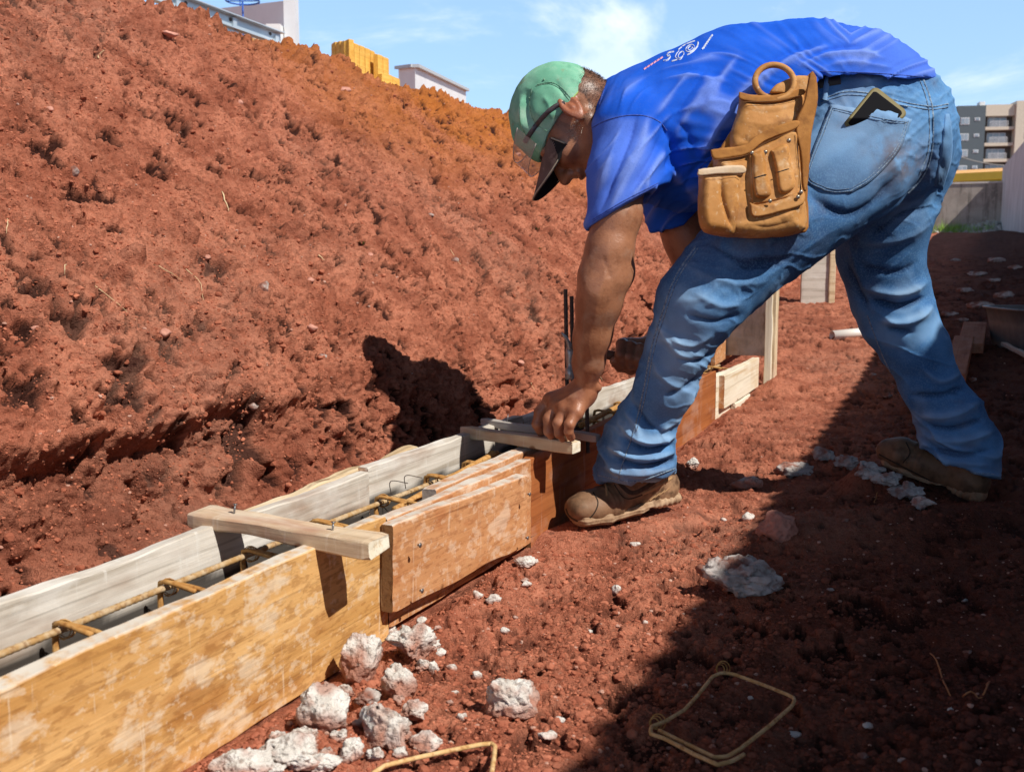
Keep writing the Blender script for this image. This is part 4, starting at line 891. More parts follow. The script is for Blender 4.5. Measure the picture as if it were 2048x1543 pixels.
mb = MB(); mb.box([P(556, 40, HY)[0], HY-.2, (1.2+P(556, 58, HY)[2])/2], (.1, 0, 0), (0, .12, 0), (0, 0, (P(556, 58, HY)[2]-1.2)/2)); mb.build('plinth', wr, hb)
# blue ring frame on the building
blue = pm('blue_paint', (.03, .14, .6), .5)
bc = P(485, 2, 13.); mb = MB()
for zz in (0, .07): mb.tube([bc+np.array([.20*math.cos(t), .2*math.sin(t), zz+.0]) for t in np.linspace(0, 6.283, 30)], .010, 6, False)
for k in range(4): t = k*1.57+.4; mb.tube([bc+np.array([.2*math.cos(t), .2*math.sin(t), -.02]), bc+np.array([.2*math.cos(t), .2*math.sin(t), .5])], .008, 6)
mb.tube([bc+np.array([-.2, 0, .0]), bc+np.array([.2, 0, .0])], .008, 6)
mb.tube([bc+np.array([0, 0, -1.4]), bc+np.array([0, 0, 0])], .012, 6)
tag(mb.build('blue_hoop_frame', blue, None, bc), 'blue metal hoop frame at the top edge of the picture', 'frame')
# steel rail on posts
galv = M('galvanised_steel', (.48, .54, .58), (.60, .66, .70), scale=(3, 3, 3), rough=.35, metal=.3)
RV = -4.0; 
def rp(px, py):
    r = (px-1024)/FP; Y = RV/(.9068*r-.4216); return P(px, py, Y)
r0, r1 = rp(300, -14), rp(560, 80); rd = nrm(r1-r0); rr0 = r0-rd*1.5
sr = empty('steel_rail', (r0+r1)/2*np.array([1, 1, 0])+np.array([0, 0, 1.45]), 'galvanised steel channel rail on short posts along the bank top', 'rail')
Lr = np.linalg.norm(r1-rr0); cr = (rr0+r1)/2; hz = .052; side = nrm(np.cross(rd, [0, 0, 1]))
mb = MB(); mb.box(cr, rd*Lr/2, side*.004, (0, 0, hz*.75)); mb.box(cr+side*.022+[0, 0, hz*.75-.003], rd*Lr/2, side*.018, (0, 0, .003)); mb.box(cr+side*.022-[0, 0, hz*.75-.003], rd*Lr/2, side*.018, (0, 0, .003)); mb.build('channel', galv, sr)
mb = MB(); mb.box(cr-[0, 0, .115], rd*Lr/2, side*.015, (0, 0, .012)); mb.build('lower_rail', galv, sr)
for t in np.linspace(.12, .96, 7):
    c = rr0+(r1-rr0)*t; mb = MB(); mb.tube([c+side*.002+[0, 0, .012], c+side*.010+[0, 0, .012]], .010, 8); mb.tube([c-side*.014+[0, 0, .012], c+[0, 0, .012]], .011, 8); mb.build('bolt', darkst, sr)
for px_, py_ in ((352, 0), (465, 35), (550, 70)):
    c = rp(px_, py_+20); mb = MB(); mb.box([c[0], c[1], c[2]-.25], rd*.016, side*.02, (0, 0, .30)); mb.build('post', galv, sr)
c = rp(440, 40)
tag(plank('yellow_timber', rp(300, 0)+np.array([-.1, .1, -.12]), rp(590, 95)+np.array([.0, .1, -.06]), .08, .03, orange, None, seed=70), 'yellow timber lying under the steel rail', 'timber')
# yellow timber stack
yw = wood('yellow_timber', (.80, .44, .08), (.88, .56, .14), (.62, .28, .04), None, 0)
TY = 9.; tsk = empty('timber_stack', P(720, 160, TY)*np.array([1, 1, 0])+np.array([0, 0, 1.4]), 'stack of upright yellow planks standing on top of the bank', 'timber')
def tp(px0, px1, py, Y0, Y1, seed):
    a = P(px0, py, Y0); b = P(px1, py, Y1); zt = a[2]; a[2] = b[2] = 1.3; plank('plank', a, b, zt-1.3, .05, yw, tsk, seed=seed, bev=.004)
for i, (a, b, c_, y0, y1) in enumerate([(662,670,88,9.35,9.25),(671,679,86,9.24,9.14),(680,688,84,9.13,9.05),(689,697,82,9.04,8.96),(698,708,82,8.98,9.06),(709,719,86,9.07,9.16),(720,730,90,9.17,9.26),(731,741,95,9.27,9.36),(742,750,100,9.37,9.45),(751,755,107,9.45,9.48),(756,766,108,9.3,9.38),(767,778,113,9.38,9.48),(764,785,147,9.2,9.3),(786,800,152,9.3,9.45)]): tp(a, b, c_, y0, y1, 80+i)
# white block wall with coping
BY = 12.; wb = empty('white_block', P(860, 180, BY)*np.array([1, 1, 0])+np.array([0, 0, 1.4]), 'low white rendered structure with thin coping behind the bank', 'wall')
q0, q1, q2 = P(797, 138, BY+.8), P(830, 134, BY), P(932, 182, BY+3.5)
for nm_, a, b, mt in (('side_wall', q0, q1, wr), ('front_wall', q1, q2, wr2)):
    a = a.copy(); b = b.copy(); mb = MB(); mb.add([[a[0], a[1], 1.2], [b[0], b[1], 1.2], b, a], [(0, 1, 2, 3)]); mb.build(nm_, mt, wb)
    c = nrm((b-a)*np.array([1, 1, 1])); n_ = nrm(np.cross(c, [0, 0, 1])); mb = MB(); mb.box((a+b)/2+[0, 0, .012], (b-a)/2*1.01, n_*.05, (0, 0, .018)); mb.build('coping', M('coping_'+nm_, (.5, .52, .53), rough=.6), wb)
# ------------------------------------------------------------------ the worker
def px2m(r, Y): return r*Y/FP
def A3(q): return P(q[0], q[1], q[2])
def chainpx(V, lst, k=.03, side=None, rs=1.0):
    """lst of (px,py,Y,r_px)"""
    pts = [P(a, b, c) for a, b, c, *_ in lst]; rad = []
    for q in lst:
        r = px2m(q[3], q[2]); rad.append((r*rs, r) if len(q) < 5 else (q[4], r))
    return V.chain(pts, rad, k, side)
def displace(v, f, folds, generic=None):
    n = normals(v, f); q = proj(v); vd = nrm3(v-np.array([0, 0, CZ])); face = np.clip(-(n*vd).sum(1)*2.5, 0, 1); d = np.zeros(len(v))
    for pl, amp, w_ in folds:
        pl = curve(np.array(pl, float), 14) if len(pl) > 2 else np.array(pl, float)
        lo = pl.min(0)-3*w_; hi = pl.max(0)+3*w_; m = np.where((q[:, 0] > lo[0]) & (q[:, 0] < hi[0]) & (q[:, 1] > lo[1]) & (q[:, 1] < hi[1]) & (face > 0))[0]
        if not len(m): continue
        dd, t = linesd(q[m], pl); d[m] += amp*.00115*np.exp(-(dd/w_)**1.35)*np.clip(np.sin(np.pi*np.clip(t, .02, .98))*1.6, 0, 1)*face[m]
    if generic is not None: d += generic(v, q, n)
    return v+n*d[:, None], d
def nrm3(a): return a/(np.linalg.norm(a, axis=-1)[..., None]+1e-12)
skin = M('tanned_skin', (.29, .115, .056), (.40, .175, .090), scale=14, rough=.40, spec=.5, layers=[('noise', 40, 4, .5, .7, (.17, .06, .03), .45), ('noise', 330, 2, .60, .72, (.10, .04, .02), .35), ('noise', 420, 2, .66, .74, (.50, .36, .27), .35), ('attr', 'scalp', (.055, .035, .028), .85), ('attr', 'dust', (.52, .36, .26), .45, 60), ('attr', 'red', (.36, .10, .05), .6)], bumps=[(260, 4, .4, .0015), (90, 3, .3, .003)])
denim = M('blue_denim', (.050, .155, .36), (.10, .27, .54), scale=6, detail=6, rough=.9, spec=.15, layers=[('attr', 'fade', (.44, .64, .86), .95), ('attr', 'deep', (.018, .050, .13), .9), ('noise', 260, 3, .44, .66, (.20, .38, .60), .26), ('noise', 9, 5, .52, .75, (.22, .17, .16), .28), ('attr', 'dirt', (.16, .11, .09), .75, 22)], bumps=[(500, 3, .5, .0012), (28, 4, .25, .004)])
stitch = M('pale_stitching', (.20, .30, .42), (.34, .42, .48), scale=400, rough=.9, layers=[('noise', 260, 1, .45, .55, (.07, .13, .25), .8)])
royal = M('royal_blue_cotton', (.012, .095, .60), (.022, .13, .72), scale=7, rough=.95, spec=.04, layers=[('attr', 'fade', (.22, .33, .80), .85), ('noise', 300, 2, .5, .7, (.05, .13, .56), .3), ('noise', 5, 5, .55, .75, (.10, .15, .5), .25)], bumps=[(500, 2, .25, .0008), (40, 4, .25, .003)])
leath = M('tan_leather', (.44, .19, .045), (.60, .30, .10), scale=9, detail=8, rough=.7, spec=.3, layers=[('noise', 22, 5, .52, .72, (.70, .48, .27), .75), ('noise', 13, 6, .52, .66, (.24, .095, .03), .7), ('noise', 55, 5, .56, .66, (.28, .12, .04), .5), ('noise', 90, 3, .6, .7, (.66, .48, .30), .5)], bumps=[(120, 5, .3, .002), (30, 4, .3, .004)])
leathd = M('brown_suede_trim', (.30, .115, .018), (.42, .18, .04), scale=12, rough=.9, layers=[('noise', 30, 4, .5, .7, (.20, .07, .015), .6)], bumps=[(200, 4, .5, .0015)])
leathw = M('worn_suede', (.55, .38, .22), (.68, .52, .36), scale=20, rough=.95, bumps=[(200, 4, .5, .0015)])
bootm = M('dusty_boot_leather', (.045, .026, .015), (.11, .062, .034), scale=9, detail=7, rough=.6, spec=.35, layers=[('noise', 12, 5, .48, .70, (.22, .105, .055), .6), ('attr', 'dust', (.46, .27, .15), .8, 30)], bumps=[(90, 5, .35, .003)])
solem = M('dusty_rubber_sole', (.20, .11, .055), (.34, .20, .11), scale=12, rough=.85, layers=[('noise', 20, 5, .5, .7, (.12, .06, .03), .6), ('attr', 'dust', (.55, .38, .24), .8, 30)], bumps=[(60, 4, .4, .004)])
green = M('faded_green_cotton', (.17, .44, .29), (.27, .57, .39), scale=10, detail=6, rough=.95, spec=.05, layers=[('noise', 11, 6, .46, .66, (.46, .66, .50), .7), ('noise', 22, 5, .54, .66, (.10, .30, .19), .5), ('noise', 26, 4, .60, .72, (.30, .20, .10), .5), ('noise', 500, 1, .5, .7, (.2, .5, .33), .3)], bumps=[(600, 2, .3, .0008), (40, 3, .2, .003)])
visorm = M('brown_visor', (.13, .085, .070), (.19, .13, .11), scale=14, rough=.95, spec=.08, layers=[('noise', 60, 3, .55, .7, (.3, .22, .18), .5)])
blackc = M('black_cloth', (.012, .011, .012), rough=.95)
# --- frames
SD = nrm([.28, .96, 0])
Fh = np.array([-.36, .06, -.93]); Fh = nrm(Fh); Up = np.array([-.92, .24, .31]); Up = nrm(Up-Fh*(Up@Fh)); Lf = np.cross(Up, Fh)
Hc = P(1120, 227, 2.33)
def H(f, u, l): return Hc+f*1.05*Fh+u*1.05*Up+l*1.05*Lf
def HC(v): r = (v-Hc)/1.05; return r@Fh, r@Up, r@Lf
# ---- body
hB = .0032
B = Vol([.02, 1.93, .02], [1.15, 2.80, 1.24], hB)
torso = [(1225, 242, 2.38, 60, .075), (1290, 255, 2.37, 100, .145), (1400, 255, 2.36, 118, .155), (1520, 235, 2.36, 118, .145), (1640, 230, 2.36, 118, .145), (1740, 255, 2.37, 118, .15)]
chainpx(B, torso, .03, SD)
legL = [(1700, 330, 2.28, 88), (1560, 440, 2.23, 72), (1400, 600, 2.18, 52), (1342, 735, 2.22, 42), (1290, 870, 2.30, 30), (1275, 960, 2.33, 28)]
legR = [(1790, 310, 2.45, 80), (1772, 440, 2.48, 68), (1782, 590, 2.52, 52), (1838, 710, 2.52, 42), (1895, 830, 2.52, 32), (1912, 930, 2.53, 28)]
chainpx(B, legL, .02); chainpx(B, legR, .02)
# neck and head
B.cone(H(-.035, -.045, 0), P(1232, 240, 2.38), .058, .064, .03)
B.ell(H(0, 0, 0), (.101, .092, .078), (Fh, Up, Lf), .01)
B.ell(H(-.035, -.030, 0), (.068, .062, .070), (Fh, Up, Lf), .02)
B.ell(H(.052, -.052, 0), (.052, .062, .062), (Fh, Up, Lf), .025)
for s in (1, -1):
    B.cone(H(-.002, -.075, .056*s), H(.070, -.118, .022*s), .020, .020, .025)
    B.ell(H(.074, -.052, .037*s), (.022, .020, .024), (Fh, Up, Lf), .018)     # cheek bone
    B.ell(H(.088, -.008, .028*s), (.012, .009, .026), (Fh, Up, Lf), .012)     # brow
    B.ell(H(.098, -.031, .032*s), (.014, .012, .016), (Fh, Up, Lf), .010, 'sub')
    B.ell(H(.083, -.031, .031*s), (.0125, .0125, .014), (Fh, Up, Lf), .004)
    B.ell(H(.110, -.068, .012*s), (.010, .009, .009), (Fh, Up, Lf), .006)
    ea = nrm(Up+.50*Fh*-1); ef = nrm(np.cross(Lf, ea)); tilt = nrm(Lf*s*.88-Fh*.45); ef2 = nrm(np.cross(ea, tilt))
    ec = H(-.014, -.036, .084*s)
    B.ell(ec, (.035, .0215, .0075), (ea, ef2, tilt), .006)
    B.ell(ec+tilt*.0062+ea*.004, (.0235, .0125, .0078), (ea, ef2, tilt), .003, 'sub')
    B.ell(ec-ea*.004+ef2*.004*0+tilt*.001, (.012, .006, .006), (ea, ef2, tilt), .004)
    B.ell(ec-ea*.030+tilt*-.001, (.010, .010, .006), (ea, ef2, tilt), .006)
B.cone(H(.094, -.020, 0), H(.124, -.062, 0), .0095, .013, .012)
B.ell(H(.100, -.086, 0), (.012, .013, .024), (Fh, Up, Lf), .010)
B.ell(H(.108, -.081, 0), (.007, .0055, .019), (Fh, Up, Lf), .004)
B.ell(H(.106, -.093, 0), (.008, .006, .018), (Fh, Up, Lf), .004)
B.ell(H(.114, -.0875, 0), (.008, .0018, .018), (Fh, Up, Lf), .003, 'sub')
B.ell(H(.088, -.118, 0), (.018, .016, .022), (Fh, Up, Lf), .016)
# left arm
armL = [(1262, 268, 2.22, 50), (1244, 350, 2.175, 48), (1233, 430, 2.15, 47), (1219, 500, 2.14, 45), (1207, 555, 2.14, 48), (1198, 605, 2.15, 43), (1186, 670, 2.17, 35), (1177, 725, 2.19, 30), (1170, 775, 2.21, 28, .021)]
chainpx(B, armL, .02)
B.ell(P(1240, 545, 2.155), (px2m(26, 2.15), px2m(26, 2.15), px2m(24, 2.15)), None, .03)
B.cone(P(1190, 585, 2.11), P(1172, 690, 2.16), px2m(22, 2.14), px2m(16, 2.16), .03)
B.ell(P(1196, 775, 2.20), (.009, .009, .010), None, .012)
# left hand
def hand(wrist, wr, fingers, thumb, kp=.014):
    for fg in fingers:
        B.cone(A3(wrist), A3(fg[0]), px2m(wr, wrist[2]), px2m(fg[0][3]*1.12, fg[0][2]), kp)
    for a, b in zip(fingers, fingers[1:]): B.cone(A3(a[0]), A3(b[0]), px2m(a[0][3], a[0][2]), px2m(b[0][3], b[0][2]), .008)
    for fg in fingers:
        for a, b in zip(fg, fg[1:]): B.cone(A3(a), A3(b), px2m(a[3], a[2]), px2m(b[3], b[2]), .0022)
        for a in fg[1:-1]: B.ell(A3(a), (px2m(a[3]*1.06, a[2]),)*3, None, .003)
    for a, b in zip(thumb, thumb[1:]): B.cone(A3(a), A3(b), px2m(a[3], a[2]), px2m(b[3], b[2]), .006)
hand((1164, 786, 2.215), 25, [
    [(1102, 800, 2.265, 15), (1080, 824, 2.262, 12), (1074, 848, 2.258, 10.5), (1082, 864, 2.275, 9.5)],
    [(1113, 808, 2.232, 15), (1098, 838, 2.222, 12.5), (1098, 862, 2.222, 11), (1106, 874, 2.240, 9.5)],
    [(1131, 818, 2.202, 15), (1117, 846, 2.190, 12), (1119, 866, 2.192, 10.5), (1128, 877, 2.212, 9.5)],
    [(1152, 824, 2.180, 14), (1139, 848, 2.166, 11), (1137, 863, 2.170, 9.5), (1143, 875, 2.190, 8.5)]],
    [(1156, 806, 2.27, 16), (1134, 832, 2.302, 13), (1118, 856, 2.300, 11), (1112, 868, 2.285, 9)])
# right arm and fist round the hammer handle
armR = [(1315, 300, 2.54, 58), (1345, 390, 2.54, 50), (1374, 475, 2.53, 45), (1400, 560, 2.52, 43), (1365, 628, 2.50, 40), (1322, 682, 2.48, 30), (1304, 702, 2.47, 25)]
chainpx(B, armR, .02)
hx = lambda x: 706+(x-1240)*.26
hand((1306, 700, 2.47), 23, [
    [(x+6, hx(x)-17, 2.452, 13), (x, hx(x)-19, 2.405, 11), (x-3, hx(x)+2, 2.384, 10.5), (x-1, hx(x)+19, 2.400, 9.5), (x+4, hx(x)+17, 2.425, 9)] for x in (1243, 1261, 1279, 1296)],
    [(1290, 720, 2.455, 15), (1262, 737, 2.44, 12), (1240, 732, 2.415, 10.5), (1228, 722, 2.40, 9)])
bvt, bft = B.mesh(1); del B
n = normals(bvt, bft); bft = fix(bvt, bft)
f_, u_2, l_ = HC(bvt); inhead = (np.abs(f_) < .14) & (u_2 > -.13) & (u_2 < .12) & (np.abs(l_) < .105)
nearear = ((f_+.014)**2+(u_2+.036)**2 < .034**2)
hairmask = inhead*sst(-f_, -.012, .010)*sst(u_2+.35*(-f_)*0, -.125, -.075)*(1-nearear*.9)
hairmask = np.maximum(hairmask, inhead*sst(.035-np.abs(f_-.012), 0, .02)*sst(u_2, -.075, -.045)*(1-nearear)*.55)
hairmask *= (.65+.5*fbm(bvt, 90, 2))
q = proj(bvt); arm = (q[:, 1] > 380) & (q[:, 0] < 1330)
dust = arm*(.55*sst(fbm(bvt, 30, 3, 3.), 0, .4)); red = (nearear & (np.abs(l_) > .07))*.9+.35*sst(q[:, 1], 700, 780)*(q[:, 0] < 1320)
# veins and tendons
d = np.zeros(len(bvt))
N_ = normals(bvt, bft)
foldsB = [([(1218, 470), (1212, 540), (1196, 600), (1186, 660)], 1.6, 7), ([(1240, 560), (1215, 620), (1196, 700)], -1.5, 8), ([(1172, 600), (1166, 680), (1160, 750)], 1.6, 6), ([(1205, 512), (1216, 540), (1222, 560)], -2.2, 6), ([(1190, 745), (1180, 780)], -1.2, 6),
          ([(1150, 790), (1112, 808)], .9, 3.5), ([(1158, 800), (1131, 818)], .9, 3.5), ([(1144, 780), (1102, 798)], .9, 3.5), ([(1143, 796), (1122, 812)], -.9, 3), ([(1135, 784), (1108, 802)], -.8, 3),
          ([(1185, 640), (1178, 690), (1185, 730)], .9, 2.5), ([(1225, 600), (1205, 650), (1200, 700)], .9, 2.5), ([(1170, 775), (1190, 782), (1200, 790)], -1.0, 2.5)]
bvt, _ = displace(bvt, bft, foldsB)
org = np.array([.75, 2.38, .02])
person = mk('person', bvt, bft, skin, None, org, True, {'scalp': hairmask, 'dust': dust, 'red': red})
tag(person, 'worker in a blue shirt, jeans and green cap bending over the form boards', 'person')
# eyes and brows
eyem = M('eye', (.5, .42, .36), rough=.25)
for s in (1, -1):
    v = I3[0]*.0115*1.05+H(.086, -.031, .031*s); mk('eye', v, I3[1], eyem, person)
    v, f = tube(curve([H(.099, -.010, .012*s), H(.101, -.004, .028*s), H(.090, -.008, .046*s)], 9), [.0015, .003, .0038, .004, .004, .0038, .003, .002, .001], 6); mk('eyebrow', v, f, blackc, person)
    v, f = tube(curve([H(.0985, -.031, .018*s), H(.1005, -.036, .030*s), H(.095, -.034, .044*s)], 8), .0012, 5); mk('eyelash', v, f, blackc, person)
# short hair: bristles standing on the scalp
def bristles(name, mask, cnt, ln, mat, seed):
    r = np.random.default_rng(seed); w_ = np.clip(mask, 0, None); w_ = w_/w_.sum(); k = r.choice(len(bvt), cnt, p=w_); nn = N_[k]
    c = bvt[k]+r.normal(0, .0012, (cnt, 3)); d_ = nrm3(nn+.75*(-Fh*.2-Up)[None]*.8+r.normal(0, .25, (cnt, 3))); sd_ = nrm3(np.cross(d_, r.normal(size=(cnt, 3))))*.00045
    v = np.stack([c-sd_-nn*.001, c+sd_-nn*.001, c+d_*ln*r.uniform(.6, 1.2, (cnt, 1))], 1).reshape(-1, 3)
    return mk(name, v, np.arange(cnt*3).reshape(-1, 3), mat, person, None, False)
bristles('hair', np.where(hairmask > .35, hairmask, 0), 9000, .0045, M('short_dark_hair', (.035, .024, .02), (.09, .06, .045), scale=200, rough=.6), 1)
bm_ = inhead*((f_-.027)**2/.020**2+(u_2+.058)**2/.017**2 < 1)*(np.abs(l_) > .04)*1.
bristles('sideburn', bm_, 700, .0055, M('grey_whisker', (.5, .42, .34), (.7, .62, .52), scale=200, rough=.6), 2)
# ---- shirt
V = Vol([.08, 1.98, .60], [1.08, 2.82, 1.26], .0036)
chainpx(V, [(1236, 250, 2.37, 74, .095), (1282, 262, 2.37, 118, .19), (1370, 262, 2.36, 150, .20), (1480, 235, 2.36, 166, .19), (1600, 218, 2.36, 162, .185), (1690, 226, 2.36, 151, .188), (1722, 236, 2.37, 145, .185)], .03, SD)
V.ell(P(1262, 262, 2.21), (.066, .066, .066), None, .05); V.ell(P(1315, 300, 2.54), (.07, .07, .07), None, .05)
V2 = Vol([.08, 1.98, .60], [1.08, 2.82, 1.26], .0036)
V2.chain([P(1262, 262, 2.21), P(1250, 350, 2.18), P(1246, 450, 2.155)], [px2m(70, 2.2), px2m(72, 2.18), px2m(74, 2.15)], .02)
V2.cone(P(1300, 300, 2.24), P(1262, 400, 2.17), px2m(58, 2.2), px2m(58, 2.16), .03)
pl_ = P(1182, 458, 2.15); e1 = P(1320, 374, 2.15)-pl_; nn = np.cross(e1, np.array([.1, 1, -.12])); nn = nn if nn[2] < 0 else -nn
V2.cutplane(pl_, nn, .006)
V2.cone(P(1248, 402, 2.168), P(1243, 480, 2.15), px2m(54, 2.15), px2m(68, 2.15), .004, None, 'sub')
V3 = Vol([.08, 1.98, .60], [1.08, 2.82, 1.26], .0036)
V3.chain([P(1315, 300, 2.54), P(1345, 390, 2.54), P(1372, 490, 2.53)], [px2m(66, 2.54), px2m(62, 2.54), px2m(62, 2.53)], .02)
V3.cutplane(P(1360, 452, 2.5), [.25, 0, -1], .006)
kk = .02
for VX in (V2, V3):
    h_ = np.maximum(kk-np.abs(V.F-VX.F), 0)/kk; V.F = np.minimum(V.F, VX.F)-h_*h_*kk*.25
del V2, V3
X, Y, Z = V.full(); zc = Y*cT-(Z-CZ)*sT; PX = 1024+FP*X/zc; PY = 771.5-FP*(Y*sT+(Z-CZ)*cT)/zc
hemw = 3*np.sin(PX*.05)
a_ = (PY-(147+(PX-1640)*.050+hemw))*Y/FP          # below the rear hem
lx, ly = 1648-1392, 148-424; ln_ = math.hypot(lx, ly)
b_ = (-(ly)*(PX-1392)/ln_+lx*(PY-424)/ln_)*Y/FP      # right of the front hem
V.F = np.maximum(V.F, np.minimum(a_, b_)).astype(np.float32); del PX, PY, zc, a_, b_, hemw
sv, sf = V.mesh(2); del V; sf = fix(sv, sf)
def shirtgen(v, q, n):
    wx = 26*vn(q[:, 0]/90, q[:, 1]/90, q[:, 0]*0)
    t = np.clip((q[:, 0]-1250)/450, 0, 1); ang = np.radians(62-28*t); a = q[:, 0]*np.cos(ang)-q[:, 1]*np.sin(ang)+wx; b = q[:, 0]*np.sin(ang)+q[:, 1]*np.cos(ang)+wx*.6
    r = 1-np.abs(vn(b/20, a/520, q[:, 0]*0+4))*2.2
    d = .0052*np.clip(r, 0, 1)**2.2*(.2+1.0*sst(vn(b/60, a/110, q[:, 0]*0+9), -.3, .5))+.0016*vn(b/7, a/90, q[:, 0]*0+7)
    r2 = 1-np.abs(vn(b/12+3, a/300, q[:, 0]*0+14))*2.4; d += .0028*np.clip(r2, 0, 1)**2*sst(vn(b/50+9, a/70, q[:, 0]*0+19), -.1, .6)
    d += .004*fbm(v, 9, 2, 3.)
    sl = sst(340-q[:, 0], 0, 1)
    return d*.9
SF = [([(1278, 212), (1262, 270), (1232, 345), (1195, 432)], -7, 7), ([(1296, 222), (1282, 290), (1250, 360), (1215, 430)], 5, 8), ([(1325, 262), (1300, 320), (1262, 385)], -5, 6), ([(1250, 235), (1225, 300), (1190, 400)], 4, 9),
      ([(1332, 300), (1300, 345), (1290, 390)], 5, 6), ([(1322, 240), (1345, 300), (1330, 350)], -8, 8), ([(1310, 235), (1350, 180), (1385, 140)], 5, 6), ([(1330, 260), (1375, 190), (1420, 130)], -4, 6), ([(1345, 275), (1395, 200), (1445, 150)], 5, 7),
      ([(1395, 330), (1440, 250), (1500, 175), (1560, 120)], 7, 9), ([(1415, 345), (1465, 262), (1520, 190)], -6, 8), ([(1400, 230), (1440, 160), (1478, 110)], 5, 6), ([(1475, 220), (1520, 160), (1600, 110), (1680, 90)], 6, 8), ([(1500, 150), (1570, 110), (1650, 85)], -5, 7),
      ([(1590, 138), (1640, 112), (1710, 108), (1780, 118)], 7, 7), ([(1600, 128), (1660, 100), (1730, 92)], -6, 6), ([(1640, 135), (1700, 125), (1800, 138)], 4, 6), ([(1350, 400), (1400, 330), (1450, 300)], -6, 10), ([(1330, 330), (1380, 380), (1420, 400)], 6, 12), ([(1345, 240), (1370, 260), (1400, 330)], -4, 9)]
sv, sdp = displace(sv, sf, SF, shirtgen)
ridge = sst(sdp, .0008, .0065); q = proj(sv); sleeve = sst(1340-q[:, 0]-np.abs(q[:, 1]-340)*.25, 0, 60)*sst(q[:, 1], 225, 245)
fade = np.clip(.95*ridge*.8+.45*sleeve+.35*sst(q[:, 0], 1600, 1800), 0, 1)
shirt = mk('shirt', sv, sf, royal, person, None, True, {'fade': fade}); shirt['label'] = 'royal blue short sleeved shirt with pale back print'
SS = Surf(sv, sf)
seamb = M('shirt_seam', (.02, .05, .30), (.08, .14, .5), scale=300, rough=.9)
def seam(S, pl, w, mat, parent, name='seam', off=.001):
    v, f = S.ribbon(pl, w, off)
    if f: mk(name, v, f, mat, parent, None, True)
seam(SS, [(1184, 256), (1215, 240), (1255, 231), (1290, 232), (1318, 243), (1334, 262)], 2.4, seamb, shirt)
seam(SS, [(1184, 440), (1245, 403), (1316, 366)], 1.6, seamb, shirt); seam(SS, [(1184, 444), (1245, 407), (1316, 370)], 1.2, seamb, shirt)
seam(SS, [(1395, 340), (1440, 300), (1475, 285)], 1.6, seamb, shirt); seam(SS, [(1640, 143), (1740, 146), (1850, 154)], 1.4, seamb, shirt)
seam(SS, [(1208, 178), (1196, 215), (1182, 255)], 3.2, seamb, shirt, 'collar')
wp = M('white_print', (.50, .56, .72), (.64, .69, .82), scale=120, rough=.9, layers=[('noise', 160, 2, .55, .62, (.03, .10, .5), .9)]); rp_ = M('red_print', (.75, .25, .35), (.8, .4, .5), scale=90, rough=.9)
v = []; f = []
def stroke(pl, w):
    a, b = SS.ribbon(pl, w, .0012, max(len(pl)*2, 4))
    k = len(v); v.extend(a); f.extend([tuple(i+k for i in q_) for q_ in b])
t8 = np.linspace(0, 6.283, 16)
stroke([(1327, 122), (1336, 120), (1341, 111), (1334, 113), (1337, 106), (1348, 103)], 3.2)
stroke([(1350, 116), (1353, 108), (1358, 102)], 1.6)
for (cx_, cy_, rx, ry) in ((1362, 110, 5, 8), (1380, 97, 8, 9), (1380, 97, 4, 4.5)): stroke([(cx_+rx*math.cos(t)+ry*.35*math.sin(t), cy_-ry*.8*math.sin(t)) for t in t8], 1.8)
stroke([(1396, 84), (1395, 92), (1388, 101), (1380, 107)], 3.2); stroke([(1357, 100), (1366, 92), (1378, 86), (1390, 82)], 1.8); stroke([(1352, 116), (1360, 120), (1366, 112)], 1.6); stroke([(1374, 110), (1380, 108)], 2.2)
for i in range(7): stroke([(1404+i*3.0, 99-i*4.2), (1407+i*3.0, 95-i*4.2)], 3.2); stroke([(1408+i*2.6, 98-i*4.0), (1409+i*2.6, 95-i*4.0)], 1.4)
for i in range(6): stroke([(1344+i*2.2, 124-i*.6), (1345+i*2.2, 121-i*.6)], 1.3)
if f: mk('print', v, f, wp, shirt)
v = []; f = []
for i in range(6): stroke([(1288+i*6.5, 139-i*4.2), (1293+i*6.5, 135-i*4.2)], 2.6)
if f: mk('print', v, f, rp_, shirt)
# ---- jeans
V = Vol([.12, 1.93, .02], [1.22, 2.82, 1.12], .0036)
chainpx(V, [(1630, 226, 2.365, 130, .165), (1696, 226, 2.37, 134, .170), (1750, 268, 2.37, 147, .182)], .03, SD)
chainpx(V, [(1690, 325, 2.28, 130), (1545, 448, 2.22, 106), (1396, 606, 2.17, 81), (1356, 694, 2.19, 62), (1331, 767, 2.22, 57), (1294, 842, 2.27, 57), (1278, 892, 2.30, 70), (1272, 935, 2.31, 75), (1274, 1010, 2.32, 80)], .025)
chainpx(V, [(1786, 300, 2.44, 115), (1766, 430, 2.47, 91), (1761, 505, 2.49, 79), (1780, 590, 2.51, 74), (1797, 640, 2.515, 70), (1829, 694, 2.51, 60), (1860, 767, 2.51, 54), (1900, 836, 2.51, 62), (1918, 890, 2.51, 70), (1919, 930, 2.51, 72), (1926, 1020, 2.50, 76)], .025)
V.ell(P(1800, 300, 2.46), (.125, .11, .125), None, .04); V.ell(P(1720, 280, 2.28), (.125, .10, .125), None, .04)
# trouser hems (wavy cuts)
X, Y, Z = V.full(); zc = Y*cT-(Z-CZ)*sT; PX = 1024+FP*X/zc; PY = 771.5-FP*(Y*sT+(Z-CZ)*cT)/zc
